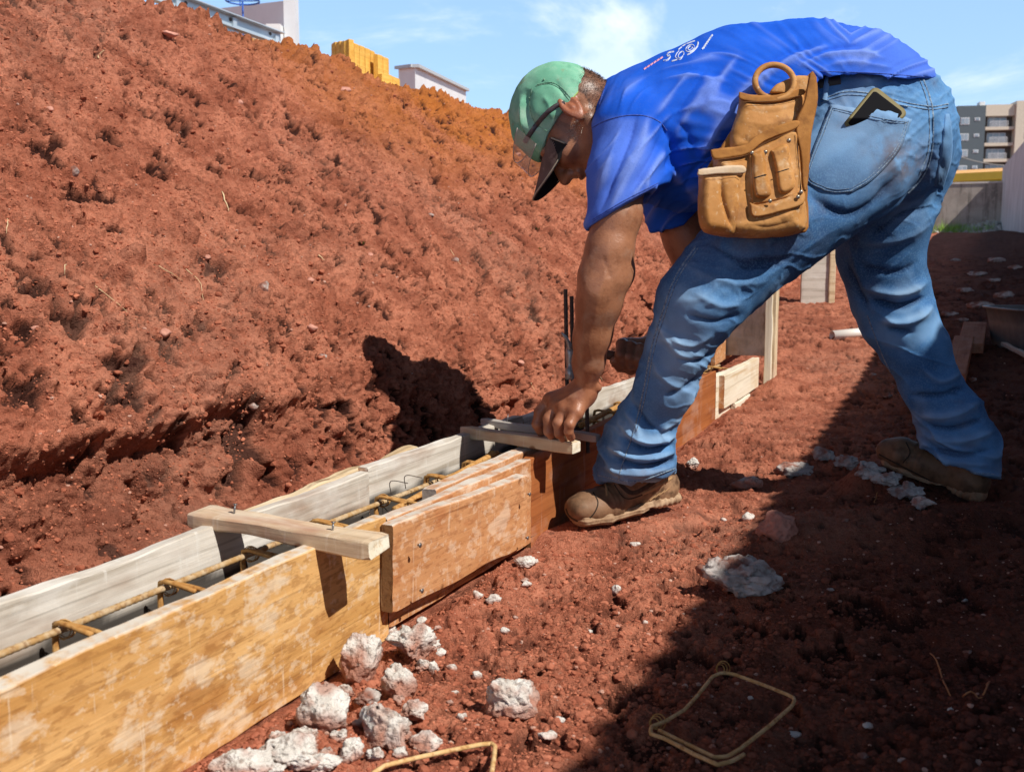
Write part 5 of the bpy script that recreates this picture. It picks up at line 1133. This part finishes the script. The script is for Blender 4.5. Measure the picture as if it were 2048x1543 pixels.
# plane-like hems tilted with the boot
def hem(pa, pb, pc, wav):
    a, b, c = A3(pa), A3(pb), A3(pc); nn = nrm(np.cross(b-a, c-a)); nn = nn if nn[2] < 0 else -nn
    return (X-a[0])*nn[0]+(Y-a[1])*nn[1]+(Z-a[2])*nn[2]+.004*np.sin(X*wav+Y*wav*.7)
hl = hem((1196, 962, 2.25), (1352, 948, 2.27), (1275, 946, 2.36), 55); hr = hem((1846, 908, 2.45), (1990, 950, 2.44), (1930, 903, 2.58), 50)
sel = PX < 1620
V.F = np.maximum(V.F, np.where(sel, hl, hr)).astype(np.float32); del PX, PY, zc, hl, hr, sel
jv, jf = V.mesh(2); del V; jf = fix(jv, jf)
def jeangen(v, q, n):
    low = sst(q[:, 1], 480, 700); d = .0040*fbm(v, 9, 3, 2.)
    a = v[:, 2]*26+2.2*fbm(v, 6, 2, 5.)+v[:, 0]*9; r = 1-np.abs(vn(a, v[:, 0]*7, v[:, 1]*7))*2.1
    bunch = sst(q[:, 1], 820, 900); d += (.0035+.006*bunch)*np.clip(r, 0, 1)**2.4*low; r3 = 1-np.abs(vn(a*2.1+3, v[:, 0]*13+v[:, 2]*8, v[:, 1]*13))*2.4; d += .0030*np.clip(r3, 0, 1)**2*sst(fbm(v, 5, 2, 9.), -.1, .4)
    b = q[:, 0]*.62+q[:, 1]*.78; c = q[:, 0]*.78-q[:, 1]*.62; d += .0035*(1-low)*np.clip(1-np.abs(vn(b/26, c/150, b*0+2))*2, 0, 1)
    r4 = 1-np.abs(fbm(v*np.array([1, 1, 1.8]), 17, 2, 21.))*4.5; d += .0026*np.clip(r4, 0, 1)**2*sst(fbm(v, 4, 2, 29.), -.2, .3)
    return d
JF = [([(1482, 628), (1430, 642), (1370, 628)], -6, 8), ([(1492, 600), (1440, 612), (1385, 585)], 5, 10), ([(1312, 640), (1350, 700), (1395, 735)], 5, 10), ([(1447, 692), (1400, 722), (1350, 716)], -7, 7), ([(1298, 700), (1330, 758), (1388, 790)], 5, 10), ([(1412, 742), (1370, 775), (1328, 790)], -6, 7),
      ([(1430, 665), (1380, 690), (1330, 670)], 5, 9), ([(1242, 848), (1290, 878), (1356, 868)], 11, 10), ([(1238, 870), (1290, 897), (1350, 888)], -10, 6), ([(1212, 892), (1280, 914), (1356, 900)], 12, 9), ([(1222, 912), (1290, 930), (1358, 916)], -11, 6), ([(1198, 930), (1270, 946), (1356, 930)], 8, 8),
      ([(1262, 800), (1300, 850), (1335, 862)], -6, 7), ([(1396, 772), (1352, 838), (1300, 866)], 6, 8), ([(1250, 820), (1275, 850), (1282, 880)], 5, 7), ([(1400, 470), (1480, 520), (1590, 522)], -5, 14), ([(1365, 530), (1450, 566), (1540, 562)], 5, 13), ([(1640, 420), (1560, 470), (1460, 484)], 4, 14), ([(1600, 500), (1540, 530), (1450, 540)], -4, 10),
      ([(1858, 562), (1800, 588), (1725, 572)], 10, 11), ([(1855, 592), (1800, 612), (1740, 598)], -12, 7), ([(1866, 610), (1820, 642), (1756, 640)], 10, 11), ([(1830, 664), (1770, 656)], -7, 7), ([(1690, 520), (1718, 580), (1738, 625)], -6, 9), ([(1840, 520), (1790, 545), (1710, 530)], -5, 9),
      ([(1700, 470), (1715, 540), (1740, 590)], 5, 9), ([(1838, 728), (1880, 762), (1928, 742)], 7, 10), ([(1935, 772), (1880, 790), (1815, 790)], -8, 8), ([(1966, 802), (1900, 832), (1838, 828)], 10, 11), ([(1972, 835), (1905, 856), (1845, 850)], -9, 7), ([(1992, 860), (1920, 882), (1850, 870)], 10, 11), ([(1994, 898), (1920, 908), (1853, 895)], -9, 7), ([(1990, 930), (1920, 925), (1850, 910)], 5, 9),
      ([(1612, 380), (1680, 428), (1740, 410), (1806, 340)], -7, 12), ([(1866, 410), (1800, 430), (1735, 478)], -6, 12), ([(1872, 440), (1800, 478), (1700, 490)], 5, 12), ([(1862, 200), (1868, 280), (1850, 350), (1790, 410), (1720, 450)], -5, 6), ([(1880, 300), (1885, 360), (1862, 430)], -5, 9)]
JF = [(a, b*1.25, c*.85) for a, b, c in JF]; jv, jd = displace(jv, jf, JF, jeangen); q = proj(jv)
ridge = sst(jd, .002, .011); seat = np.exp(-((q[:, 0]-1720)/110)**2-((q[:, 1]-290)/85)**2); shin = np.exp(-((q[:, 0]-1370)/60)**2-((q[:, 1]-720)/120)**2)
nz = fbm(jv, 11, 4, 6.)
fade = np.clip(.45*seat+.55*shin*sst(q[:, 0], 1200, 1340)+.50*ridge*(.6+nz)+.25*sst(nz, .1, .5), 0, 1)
deep = np.clip(sst(-jd, .000, .007)*.8+.45*sst(q[:, 1], 380, 470)*(1-sst(q[:, 1], 560, 640))+.3*sst(-nz, .1, .5), 0, 1)  # crease and thigh shade painted in, plus random deeper indigo
dirt = np.clip(np.exp(-((q[:, 0]-1800)/60)**2-((q[:, 1]-330)/50)**2)+.5*np.exp(-((q[:, 0]-1500)/120)**2-((q[:, 1]-480)/40)**2)+.4*sst(q[:, 1], 880, 970), 0, 1)
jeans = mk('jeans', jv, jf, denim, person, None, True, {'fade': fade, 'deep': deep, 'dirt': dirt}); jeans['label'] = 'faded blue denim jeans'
JS = Surf(jv, jf)
for pl, w_ in [([(1392, 492), (1350, 556), (1320, 640), (1302, 700), (1287, 780), (1268, 860), (1246, 925), (1236, 962)], 3.0), ([(1397, 495), (1356, 558), (1326, 642), (1308, 702), (1293, 782), (1274, 860)], 1.6),
               ([(1735, 630), (1765, 710), (1800, 780), (1828, 836), (1843, 872)], 2.2), ([(1196, 950), (1270, 962), (1350, 936)], 1.6), ([(1846, 908), (1915, 940), (1988, 948)], 1.8),
               ([(1640, 200), (1690, 184), (1745, 188), (1800, 203), (1862, 213), (1896, 208)], 2.6), ([(1640, 207), (1690, 191), (1745, 195), (1800, 210), (1862, 219), (1896, 214)], 1.4),
               ([(1846, 158), (1858, 190), (1866, 230), (1864, 300), (1846, 352), (1806, 396), (1760, 430), (1715, 455)], 2.8), ([(1838, 158), (1850, 190), (1858, 230), (1856, 300), (1838, 350)], 1.4)]:
    seam(JS, pl, w_, stitch, jeans, 'seam', .0016)
# pockets
def pocket(left, right, name, off=.0035, puff=None, nx=26, ny=26):
    v, f = JS.patch(left, right, nx, ny, off, 0, puff); v = np.array(v); k = len(v)
    return mk(name, v, f, denim, jeans, None, True, {'fade': np.full(k, .32)+.25*fbm(v, 14, 3), 'deep': np.clip(sst(proj(v)[:, 1], 290, 380)*.55, 0, 1), 'dirt': np.exp(-((proj(v)[:, 0]-1790)/50)**2-((proj(v)[:, 1]-310)/50)**2)})
_s = [(x, y, JS.pt(x, y, 0)[1]) for x in range(1712, 1813, 8) for y in range(178, 240, 6) if y > 176+(x-1745)*.6 and y > 178+(1745-x)*1.1]
_A = np.array([[x, y, 1] for x, y, z in _s]); _c = np.linalg.lstsq(_A, np.array([z for x, y, z in _s]), rcond=None)[0]; _c[2] -= max(0, np.max(_A@_c-np.array([z for x, y, z in _s])))+.001
yf = lambda x, y: _c[0]*x+_c[1]*y+_c[2]+np.maximum(np.asarray(y, float)-236, 0)*.0011
def phonep(x, y):
    h = JS.pt(x, y, 0)
    if h is None: return 0
    return .015*math.exp(-((x-1768)/46)**2-((y-238)/20)**2)
plc = [(1662, 209), (1640, 262), (1618, 322), (1612, 362), (1650, 384)]; prc = [(1820, 240), (1808, 280), (1786, 318), (1742, 362), (1700, 386)]
pk = pocket(plc, prc, 'back_pocket', .004, phonep)
PV = np.array([v_.co[:] for v_ in pk.data.vertices])+np.array(wloc[jeans.name]); PS = Surf(PV, np.array([p_.vertices[:] for p_ in pk.data.polygons]))
def inset(pl, cx_, cy_, d_): return [(a+(cx_-a)*d_/math.hypot(cx_-a, cy_-b), b+(cy_-b)*d_/math.hypot(cx_-a, cy_-b)) for a, b in pl]
for d_, w_ in ((4, 1.3), (9, 1.1)):
    seam(PS, inset([(1663, 211), (1720, 222), (1775, 234), (1819, 241)], 1715, 310, d_+2), w_, stitch, pk)
    seam(PS, inset(plc, 1715, 290, d_), w_, stitch, pk); seam(PS, inset(prc, 1715, 290, d_), w_, stitch, pk); seam(PS, inset([(1650, 384), (1672, 388), (1700, 386)], 1690, 300, d_), w_, stitch, pk)
p2 = pocket([(1890, 228), (1884, 280), (1876, 330), (1868, 372)], [(1897, 228), (1903, 270), (1901, 320), (1884, 380)], 'back_pocket', .004, None, 8, 20)
v, f = JS.ribbon([(1654, 158), (1652, 178), (1649, 200)], 12, .006, 6); mk('belt_loop', v, f, denim, jeans, None, True, {'fade': np.full(len(v), .4)}) if f else None
beltm = M('dark_belt', (.05, .035, .025), rough=.6)
v, f = JS.ribbon([(1636, 168), (1650, 163), (1680, 158)], 22, .005, 8); mk('belt', v, f, beltm, jeans) if f else None
# phone
phm = M('black_glass', (.012, .012, .014), rough=.7, spec=.02); phf = M('brass_edge', (.22, .18, .08), rough=.6, spec=.2)
v, f = slab([(1688, 246), (1741, 180), (1748, 175), (1756, 176), (1809, 218), (1813, 225), (1811, 232), (1756, 300), (1749, 300), (1690, 256)], 9, 4, yf, 1.6); f = fix(v, f)
phone = mk('phone_case', v, f, phf, None); tag(phone, 'smartphone with pale gold edge sticking out of the rear jeans pocket', 'phone'); phone.name = 'smartphone'; wloc['smartphone'] = wloc['phone_case']
v, f = slab([(1694, 246), (1746, 182), (1753, 182), (1804, 221), (1806, 228), (1754, 292), (1697, 250)], 10.5, 2.5, yf, 1.6); f = fix(v, f); mk('screen', v, f, phm, phone)
# ---- boots
def boot(name, chain, sole, label, dustf, heel=None):
    pts = np.array([A3(q[:3]) for q in chain+sole]); V = Vol(pts.min(0)-.09, pts.max(0)+.08, .0026)
    ax = A3(sole[0][:3])-A3(sole[-1][:3]); side = nrm(np.cross(ax, [0, 0, 1]))
    V.chain([A3(q[:3]) for q in chain], [(px2m(q[4], q[2]), px2m(q[3], q[2])) for q in chain], .018, side)
    X, Y, Z = V.full(); s0, s1 = A3(sole[0][:3]), A3(sole[-1][:3]); up = nrm(np.cross(side, ax)); up = up if up[2] > 0 else -up
    v, f = V.mesh(2); f = fix(v, f); F0 = [([(a, b), (c, d)], -1.5, 3) for a, b, c, d in []]
    def gen(v, q, n):
        t = ((v-s1)@ax)/(ax@ax); cr = np.exp(-((t-.68)/.05)**2)*np.sin(v@nrm(ax)*420)*.0010
        return .0016*fbm(v, 22, 3, 3.)+cr+.0018*np.exp(-((t-.76)/.012)**2)
    v, dd = displace(v, f, F0, gen); t = ((v-s1)@ax)/(ax@ax)
    b = mk(name, v, f, bootm, person, None, True, {'dust': np.clip(dustf(t, proj(v)), 0, 1)})
    V = Vol(pts.min(0)-.10, pts.max(0)+.08, .0026)
    for a, c in zip(sole, sole[1:]): V.cone(A3(a[:3]), A3(c[:3]), (px2m(a[4], a[2]), px2m(a[3], a[2])), (px2m(c[4], c[2]), px2m(c[3], c[2])), .01, side)
    X, Y, Z = V.full(); tt = ((X-s1[0])*ax[0]+(Y-s1[1])*ax[1]+(Z-s1[2])*ax[2])/(ax@ax); hgt = (X-s1[0])*up[0]+(Y-s1[1])*up[1]+(Z-s1[2])*up[2]
    arch = np.exp(-((tt-.33)/.10)**2)*.010; V.F = np.maximum(V.F, (-(hgt+.013-arch))).astype(np.float32)
    v, f = V.mesh(1); f = fix(v, f)
    def gs(v, q, n):
        t = ((v-s1)@ax)/(ax@ax); h = (v-s1)@up; return .0014*np.clip(np.sin(t*95)*3, -1, 1)*(t < .32)*(np.abs(h) < .012)+.0012*np.clip(np.sin(h*900)*2, -1, 1)*(t > .32)
    v, _ = displace(v, f, [], gs); t = ((v-s1)@ax)/(ax@ax); mk('sole', v, f, solem, b, None, True, {'dust': np.clip(dustf(t, proj(v))+.15, 0, 1)}); b['label'] = label; return b
boot('boot', [(1158, 1017, 2.265, 27, 36), (1180, 1012, 2.28, 31, 41), (1215, 1006, 2.30, 34, 40), (1250, 985, 2.33, 38, 34), (1322, 972, 2.395, 37, 33), (1296, 945, 2.365, 42, 36), (1262, 930, 2.33, 46, 40), (1262, 960, 2.33, 48, 38)],
     [(1160, 1036, 2.262, 15, 37), (1200, 1030, 2.285, 15, 41), (1262, 1013, 2.33, 14, 33), (1336, 992, 2.405, 17, 33)], 'front boot with its toe against the form board', lambda t, q: sst(q[:, 0], 1270, 1340)*.9+.4)
boot('boot', [(1778, 900, 2.62, 24, 34), (1802, 905, 2.60, 29, 38), (1842, 922, 2.575, 32, 37), (1880, 935, 2.55, 36, 32), (1942, 962, 2.50, 36, 32), (1930, 935, 2.51, 36, 32)],
     [(1778, 918, 2.625, 14, 35), (1820, 936, 2.60, 14, 39), (1885, 968, 2.55, 13, 32), (1955, 990, 2.485, 17, 33)], 'rear boot standing on shaded soil', lambda t, q: .35+0*t)
bl = [o for o in bpy.data.objects if o.name.startswith('boot') and o.type == 'MESH']
bs = {}
for o in bl:
    V_ = np.array([q_.co[:] for q_ in o.data.vertices])+np.array(wloc[o.name]); bs[o.name] = Surf(V_, np.array([q_.vertices[:] for q_ in o.data.polygons]))
tabm = M('tan_tab', (.42, .25, .12), rough=.9); els = M('dark_elastic', (.03, .02, .015), (.05, .035, .025), scale=(200, 200, 20), rough=.9); wel = M('boot_welt', (.03, .018, .010), rough=.8)
fb = bl[0]; S_ = bs[fb.name]
seam(S_, [(1186, 984), (1196, 1004), (1188, 1026), (1170, 1044)], 2.6, wel, fb, 'toe_seam', .0014); seam(S_, [(1130, 1012), (1142, 1034), (1180, 1048), (1230, 1040), (1290, 1018), (1340, 1000)], 3, wel, fb, 'welt', .0012)
seam(S_, [(1228, 968), (1250, 996), (1282, 990), (1330, 965)], 2.2, wel, fb, 'seam', .0012); seam(S_, [(1236, 962), (1262, 985), (1290, 975), (1320, 955)], 9, els, fb, 'elastic', .0008)
seam(S_, [(1208, 958), (1213, 975), (1214, 992)], 5, tabm, fb, 'pull_tab', .002); seam(S_, [(1284, 988), (1310, 976), (1344, 955)], 5, tabm, fb, 'heel_piping', .002)
for k in range(4): seam(S_, [(1300+k*9, 1000-k*5), (1312+k*9, 990-k*5)], 1.8, tabm, fb, 'heel_line', .0015)
rb_ = bl[1]; S_ = bs[rb_.name]
seam(S_, [(1812, 884), (1820, 905), (1806, 925)], 2.6, wel, rb_, 'toe_seam', .0014); seam(S_, [(1758, 908), (1790, 925), (1830, 945), (1880, 970), (1940, 992)], 3, wel, rb_, 'welt', .0012)
# ---- cap
CV = Vol(Hc-.18, Hc+.18, .0026)
CV.ell(H(.002, .004, 0), (.1135, .1060, .0900), (Fh, Up, Lf), .01)
pb = H(.09, -.004, 0); pk_ = H(-.082, -.046, 0); pn = np.cross(pk_-pb, Lf); pn = nrm(pn); pn = pn if pn@Up < 0 else -pn
CV.cutplane(pb, pn, .004); cv, cf = CV.mesh(2); cf = fix(cv, cf)
cq = proj(cv)
cv, _ = displace(cv, cf, [([(1062, 178), (1052, 205), (1060, 240), (1085, 262)], -8, 8), ([(1075, 172), (1100, 168), (1122, 180), (1136, 200)], -1.2, 2), ([(1048, 188), (1042, 225), (1052, 265)], 6, 6), ([(1085, 190), (1100, 215), (1098, 240)], 4, 8), ([(1110, 160), (1125, 185), (1130, 200)], -3, 6), ([(1040, 215), (1040, 250), (1052, 285)], -1.5, 3), ([(1140, 158), (1160, 165), (1176, 175)], 1.5, 4)],
    lambda v, q, n: .0085*fbm(v, 11, 2, 4.)+.0035*fbm(v, 26, 2, 14.))
cap = mk('cap', cv, cf, green, person); cap['label'] = 'faded green peaked cap'
CS = Surf(cv, cf); gst = M('green_stitch', (.06, .22, .12), (.3, .5, .35), scale=300, rough=.9)
for pl in ([(1072, 172), (1100, 168), (1122, 180), (1138, 200)], [(1075, 169), (1103, 165), (1125, 177), (1141, 196)], [(1064, 177), (1060, 210), (1070, 245), (1094, 262)], [(1040, 212), (1042, 248), (1058, 282)]): seam(CS, pl, 1.3, gst, cap)
for (a, b) in ((1060, 196), (1088, 160)):
    c = CS.pt(a, b, .001)
    if c is not None: mk('eyelet', I1[0]*.0024+c, I1[1], gst, cap)
seam(CS, [(1176, 166), (1160, 180), (1142, 200)], 2.2, M('cap_edging', (.38, .5, .12), rough=.9), cap)
v, f = tube(curve([H(-.055, .062, .02), H(-.075, .048, .0), H(-.085, .03, -.02)], 8), .008, 8); mk('strap', v, f, blackc, cap)
vs = []; ns, nl = 14, 33
for lay in (0, 1):
    for i in range(ns):
        for j in range(nl):
            s = i/(ns-1); l = (j/(nl-1)*2-1); w_ = .069; ll = l*w_
            fr = .112*math.sqrt(max(1-(ll/.0865)**2, 0))-.010; ln2 = .086*math.sqrt(max(1-abs(l)**2.3, 0)); ff = fr+ln2*s; uu_ = -.003+.244*(fr-.105)-5.5*ll*ll*min(s*1.6, 1)-.010*s+.0015*math.sin(l*3)
            vs.append(H(ff, uu_-(.0032 if lay else 0), ll*(1-.10*s*s)))
g_ = grid_faces(ns, nl); n0 = ns*nl; top = g_.tolist(); bot = (g_[:, ::-1]+n0).tolist(); ring = [i for i in range(nl)]+[i*nl+nl-1 for i in range(1, ns)]+[(ns-1)*nl+j for j in range(nl-2, -1, -1)]+[i*nl for i in range(ns-2, 0, -1)]
edge = [[a, b, b+n0, a+n0] for a, b in zip(ring, ring[1:]+ring[:1])]
vz = mk('visor', vs, top+edge, visorm, cap); mk('visor_lining', np.array(vs)-Up*.0004, bot, blackc, vz)
em = [vs[i] for i in ring]; v, f = tube(np.array(em)[nl-1:nl-1+2*ns+nl-3] if False else np.array(em[nl:]), .0016, 6); mk('piping', v, f, M('visor_edge', (.5, .42, .30), rough=.9), vz)
# ---- safety glasses pushed up on the cap
gl = empty('safety_glasses', H(.1, .04, 0), 'clear safety glasses pushed up over the green cap', 'glasses')
gd = M('dark_temple', (.05, .035, .04), (.10, .08, .08), scale=60, rough=.4)
v, f = CS.ribbon([(1130, 206), (1112, 212), (1094, 226), (1076, 246), (1060, 268), (1050, 284)], 10, .004, 26); mk('temple', v, f, gd, gl)
v2 = [];
cl_ = bpy.data.materials.new('clear_lens'); cl_.use_nodes = True; b = cl_.node_tree.nodes['Principled BSDF']; b.inputs['Base Color'].default_value = (.55, .46, .40, 1); b.inputs['Roughness'].default_value = .08; b.inputs['Alpha'].default_value = .45
lens = []; nu, nw2 = 26, 9
for j in range(nw2):
    for i in range(nu):
        a = (i/(nu-1)*2-1)*1.05; h = j/(nw2-1); ff = .128*math.cos(a)+.004*h; ll = .098*math.sin(a); uu_ = .052-.040*h-.008*abs(a)**2*h; lens.append(H(ff+.012*h, uu_, ll))
mk('lens', lens, grid_faces(nw2, nu), cl_, gl)
v, f = tube(np.array(lens[:nu]), .0012, 5); mk('lens_rim', v, f, M('clear_rim', (.42, .36, .32), rough=.2), gl); v, f = tube(np.array(lens[-nu:]), .0010, 5); mk('lens_rim', v, f, bpy.data.materials['clear_rim'], gl)
# ---- hammer in the right hand
woodh = M('dark_hammer_handle', (.10, .05, .03), (.16, .08, .045), scale=(30, 30, 30), rough=.6)
hs = empty('hammer', P(1200, 706, 2.42), 'claw hammer gripped in the right hand behind the near arm', 'hammer')
v, f = tube([P(1136, 694, 2.42), P(1180, 702, 2.42), P(1230, 712, 2.42), P(1275, 724, 2.425), P(1312, 733, 2.43), P(1322, 736, 2.43)], [.010, .0105, .012, .0125, .014, .010], 12); mk('handle', v, f, woodh, hs)
stl = M('worn_steel', (.36, .33, .30), (.5, .47, .43), scale=50, rough=.4, metal=.6)
hc = P(1140, 706, 2.42); v, f = tube([hc+np.array([0, 0, .014]), hc, hc-np.array([0, 0, .022]), hc-np.array([-.001, 0, .034]), hc-np.array([-.001, 0, .036]), hc-np.array([-.001, 0, .060]), hc-np.array([-.001, 0, .063])], [.009, .0115, .010, .008, .0125, .0125, .010], 16); hd = mk('head', v, f, stl, hs)
for s in (1, -1):
    v, f = tube(curve([hc+np.array([0, .003*s, .008]), hc+np.array([-.006, .008*s, .030]), hc+np.array([-.020, .012*s, .048])], 8), np.linspace(.0075, .002, 8), 8); mk('claw', v, f, stl, hd)
# ---- tool pouch
yp = lin_depth((1640, 150, 2.155), (1400, 420, 2.075), (1600, 460, 2.085))
pouch = empty('tool_pouch', P(1510, 470, 2.05), 'tan leather tool pouch hanging from the belt at the left hip', 'tool pouch')
bag = lambda nm, poly, T, w_, zo, mat, h=2.2, par=None, it=2, amp=1.0, folds=(): _slab(nm, poly, T, w_, zo, mat, h, par, it, amp, folds)
def _slab(nm, poly, T, w_, zo, mat, h, par, it, amp, folds):
    v, f = slab(poly, T, w_*.8, yp, h*.85, True, it, (lambda x, y: zo) if not callable(zo) else zo); f = fix(v, f)
    v, _ = displace(v, f, list(folds), lambda v, q, n: amp*(.0022*fbm(v, 16, 3, 5.)+.0010*fbm(v, 50, 2, 2.))); return mk(nm, v, f, mat, par or pouch)
bag('back_panel', [(1482, 196), (1545, 186), (1603, 178), (1614, 150), (1631, 146), (1634, 205), (1614, 300), (1616, 440), (1606, 466), (1480, 470), (1410, 455), (1404, 360), (1440, 296), (1474, 240)], 8, 6, 0, leathd)
bag('flap', [(1538, 186), (1552, 170), (1578, 156), (1600, 150), (1618, 154), (1608, 186)], 8, 5, 12, leath)
up_ = bag('upper_pocket', [(1479, 190), (1540, 196), (1603, 186), (1608, 215), (1597, 262), (1540, 292), (1476, 306), (1459, 292), (1462, 262), (1474, 226)], 34, 34, 4, leath, folds=[([(1470, 270), (1510, 285), (1560, 262)], -3, 10), ([(1480, 240), (1530, 250), (1590, 235)], 3, 14), ([(1478, 215), (1540, 225), (1598, 212)], -2, 8)])
bag('trim', [(1478, 183), (1505, 190), (1545, 191), (1603, 177), (1606, 190), (1560, 204), (1510, 205), (1479, 198)], 5, 4, 34, leathd, 1.8)
mp_ = bag('main_pocket', [(1424, 308), (1440, 306), (1492, 300), (1522, 276), (1592, 250), (1598, 310), (1606, 380), (1613, 436), (1606, 462), (1560, 474), (1500, 477), (1440, 473), (1404, 462), (1400, 430), (1404, 370), (1424, 350)], 58, 42, 6, leath, folds=[([(1560, 440), (1590, 420), (1606, 400)], 4, 10), ([(1500, 450), (1540, 455), (1590, 440)], -3, 8), ([(1492, 330), (1494, 380), (1500, 440)], -4, 6)])
bag('trim', [(1421, 300), (1440, 297), (1488, 291), (1519, 266), (1591, 241), (1594, 256), (1528, 284), (1497, 307), (1462, 315), (1428, 318)], 6, 4, 60, leathd, 1.8)
sp = bag('front_pocket', [(1397, 343), (1440, 339), (1486, 338), (1487, 400), (1482, 442), (1468, 470), (1440, 470), (1403, 458), (1394, 415), (1396, 370)], 40, 32, 34, leath, folds=[([(1443, 352), (1447, 400), (1468, 462)], -7, 4), ([(1420, 360), (1415, 410), (1420, 450)], 2, 8)])
bag('trim', [(1396, 338), (1440, 333), (1486, 332), (1487, 347), (1440, 349), (1397, 352)], 6, 5, 70, leathw, 1.8)
bag('loop_panel', [(1498, 306), (1530, 290), (1588, 264), (1594, 300), (1600, 378), (1595, 388), (1512, 408), (1504, 400)], 6, 3, 62, leath, 1.8)
for poly in ([(1504, 308), (1528, 302), (1534, 345), (1542, 388), (1512, 394), (1504, 350)], [(1540, 300), (1574, 288), (1584, 330), (1590, 374), (1560, 386), (1550, 340)]):
    lp = bag('tool_loop', poly, 17, 12, 64, leath, 1.8)
    a = np.mean(poly, 0); bag('slit', [(a[0]-12, a[1]+7), (a[0]+10, a[1]+1), (a[0]+10, a[1]+2.6), (a[0]-12, a[1]+9)], 1.5, 1, 80.5, blackc, 1.0, lp, 0)
bag('bottom_strap', [(1498, 404), (1520, 410), (1560, 402), (1604, 380), (1606, 408), (1560, 424), (1508, 434)], 9, 5, 66, leath, 1.8)
bag('side_strap', [(1618, 146), (1630, 144), (1636, 200), (1624, 270), (1614, 376), (1604, 374), (1600, 310), (1590, 250), (1606, 205)], 12, 6, 50, leathd, 2)
ringc = P(1549, 164, 2.115); th = np.linspace(0, 2*math.pi, 40)[:-1]; rr = px2m(37, 2.12)
pts = [ringc+np.array([rr*math.cos(t)*1.02, .012*math.sin(t*1), rr*.92*math.sin(t)]) for t in np.r_[th, th[0]]]
v, f = tube(pts, .0062, 10, False); mk('hammer_ring', v, f, leath, pouch)
rvm = M('rivet', (.32, .26, .2), (.4, .34, .28), rough=.35, metal=.8)
for (a, b, z) in ((1578, 281, 70), (1531, 304, 72), (1570, 297, 78), (1596, 394, 80), (1540, 402, 82), (1504, 306, 70), (1602, 384, 78)):
    Y = float(yp(np.array(a), np.array(b)))-z*2.1/FP; c = P(a, b, Y); mk('rivet', I1[0]*np.array([.0042, .0022, .0042])+c, I1[1], rvm, pouch)
lst = M('leather_stitch', (.20, .09, .03), rough=.9)
for pl, z in (([(1482, 204), (1545, 202), (1602, 191)], 43), ([(1426, 320), (1465, 316), (1498, 308), (1530, 286), (1590, 260)], 68), ([(1590, 270), (1598, 330), (1600, 372)], 71), ([(1398, 355), (1440, 352), (1486, 350)], 76)):
    for i, (a, b) in enumerate(resample(curve(pl, 40), 24)):
        if i % 2 and False: continue
    pts = [P(a, b, float(yp(np.array(a), np.array(b)))-z*2.1/FP) for a, b in curve(pl, 20)]; v, f = tube(pts, .0006, 4); mk('stitch_line', v, f, lst, pouch)
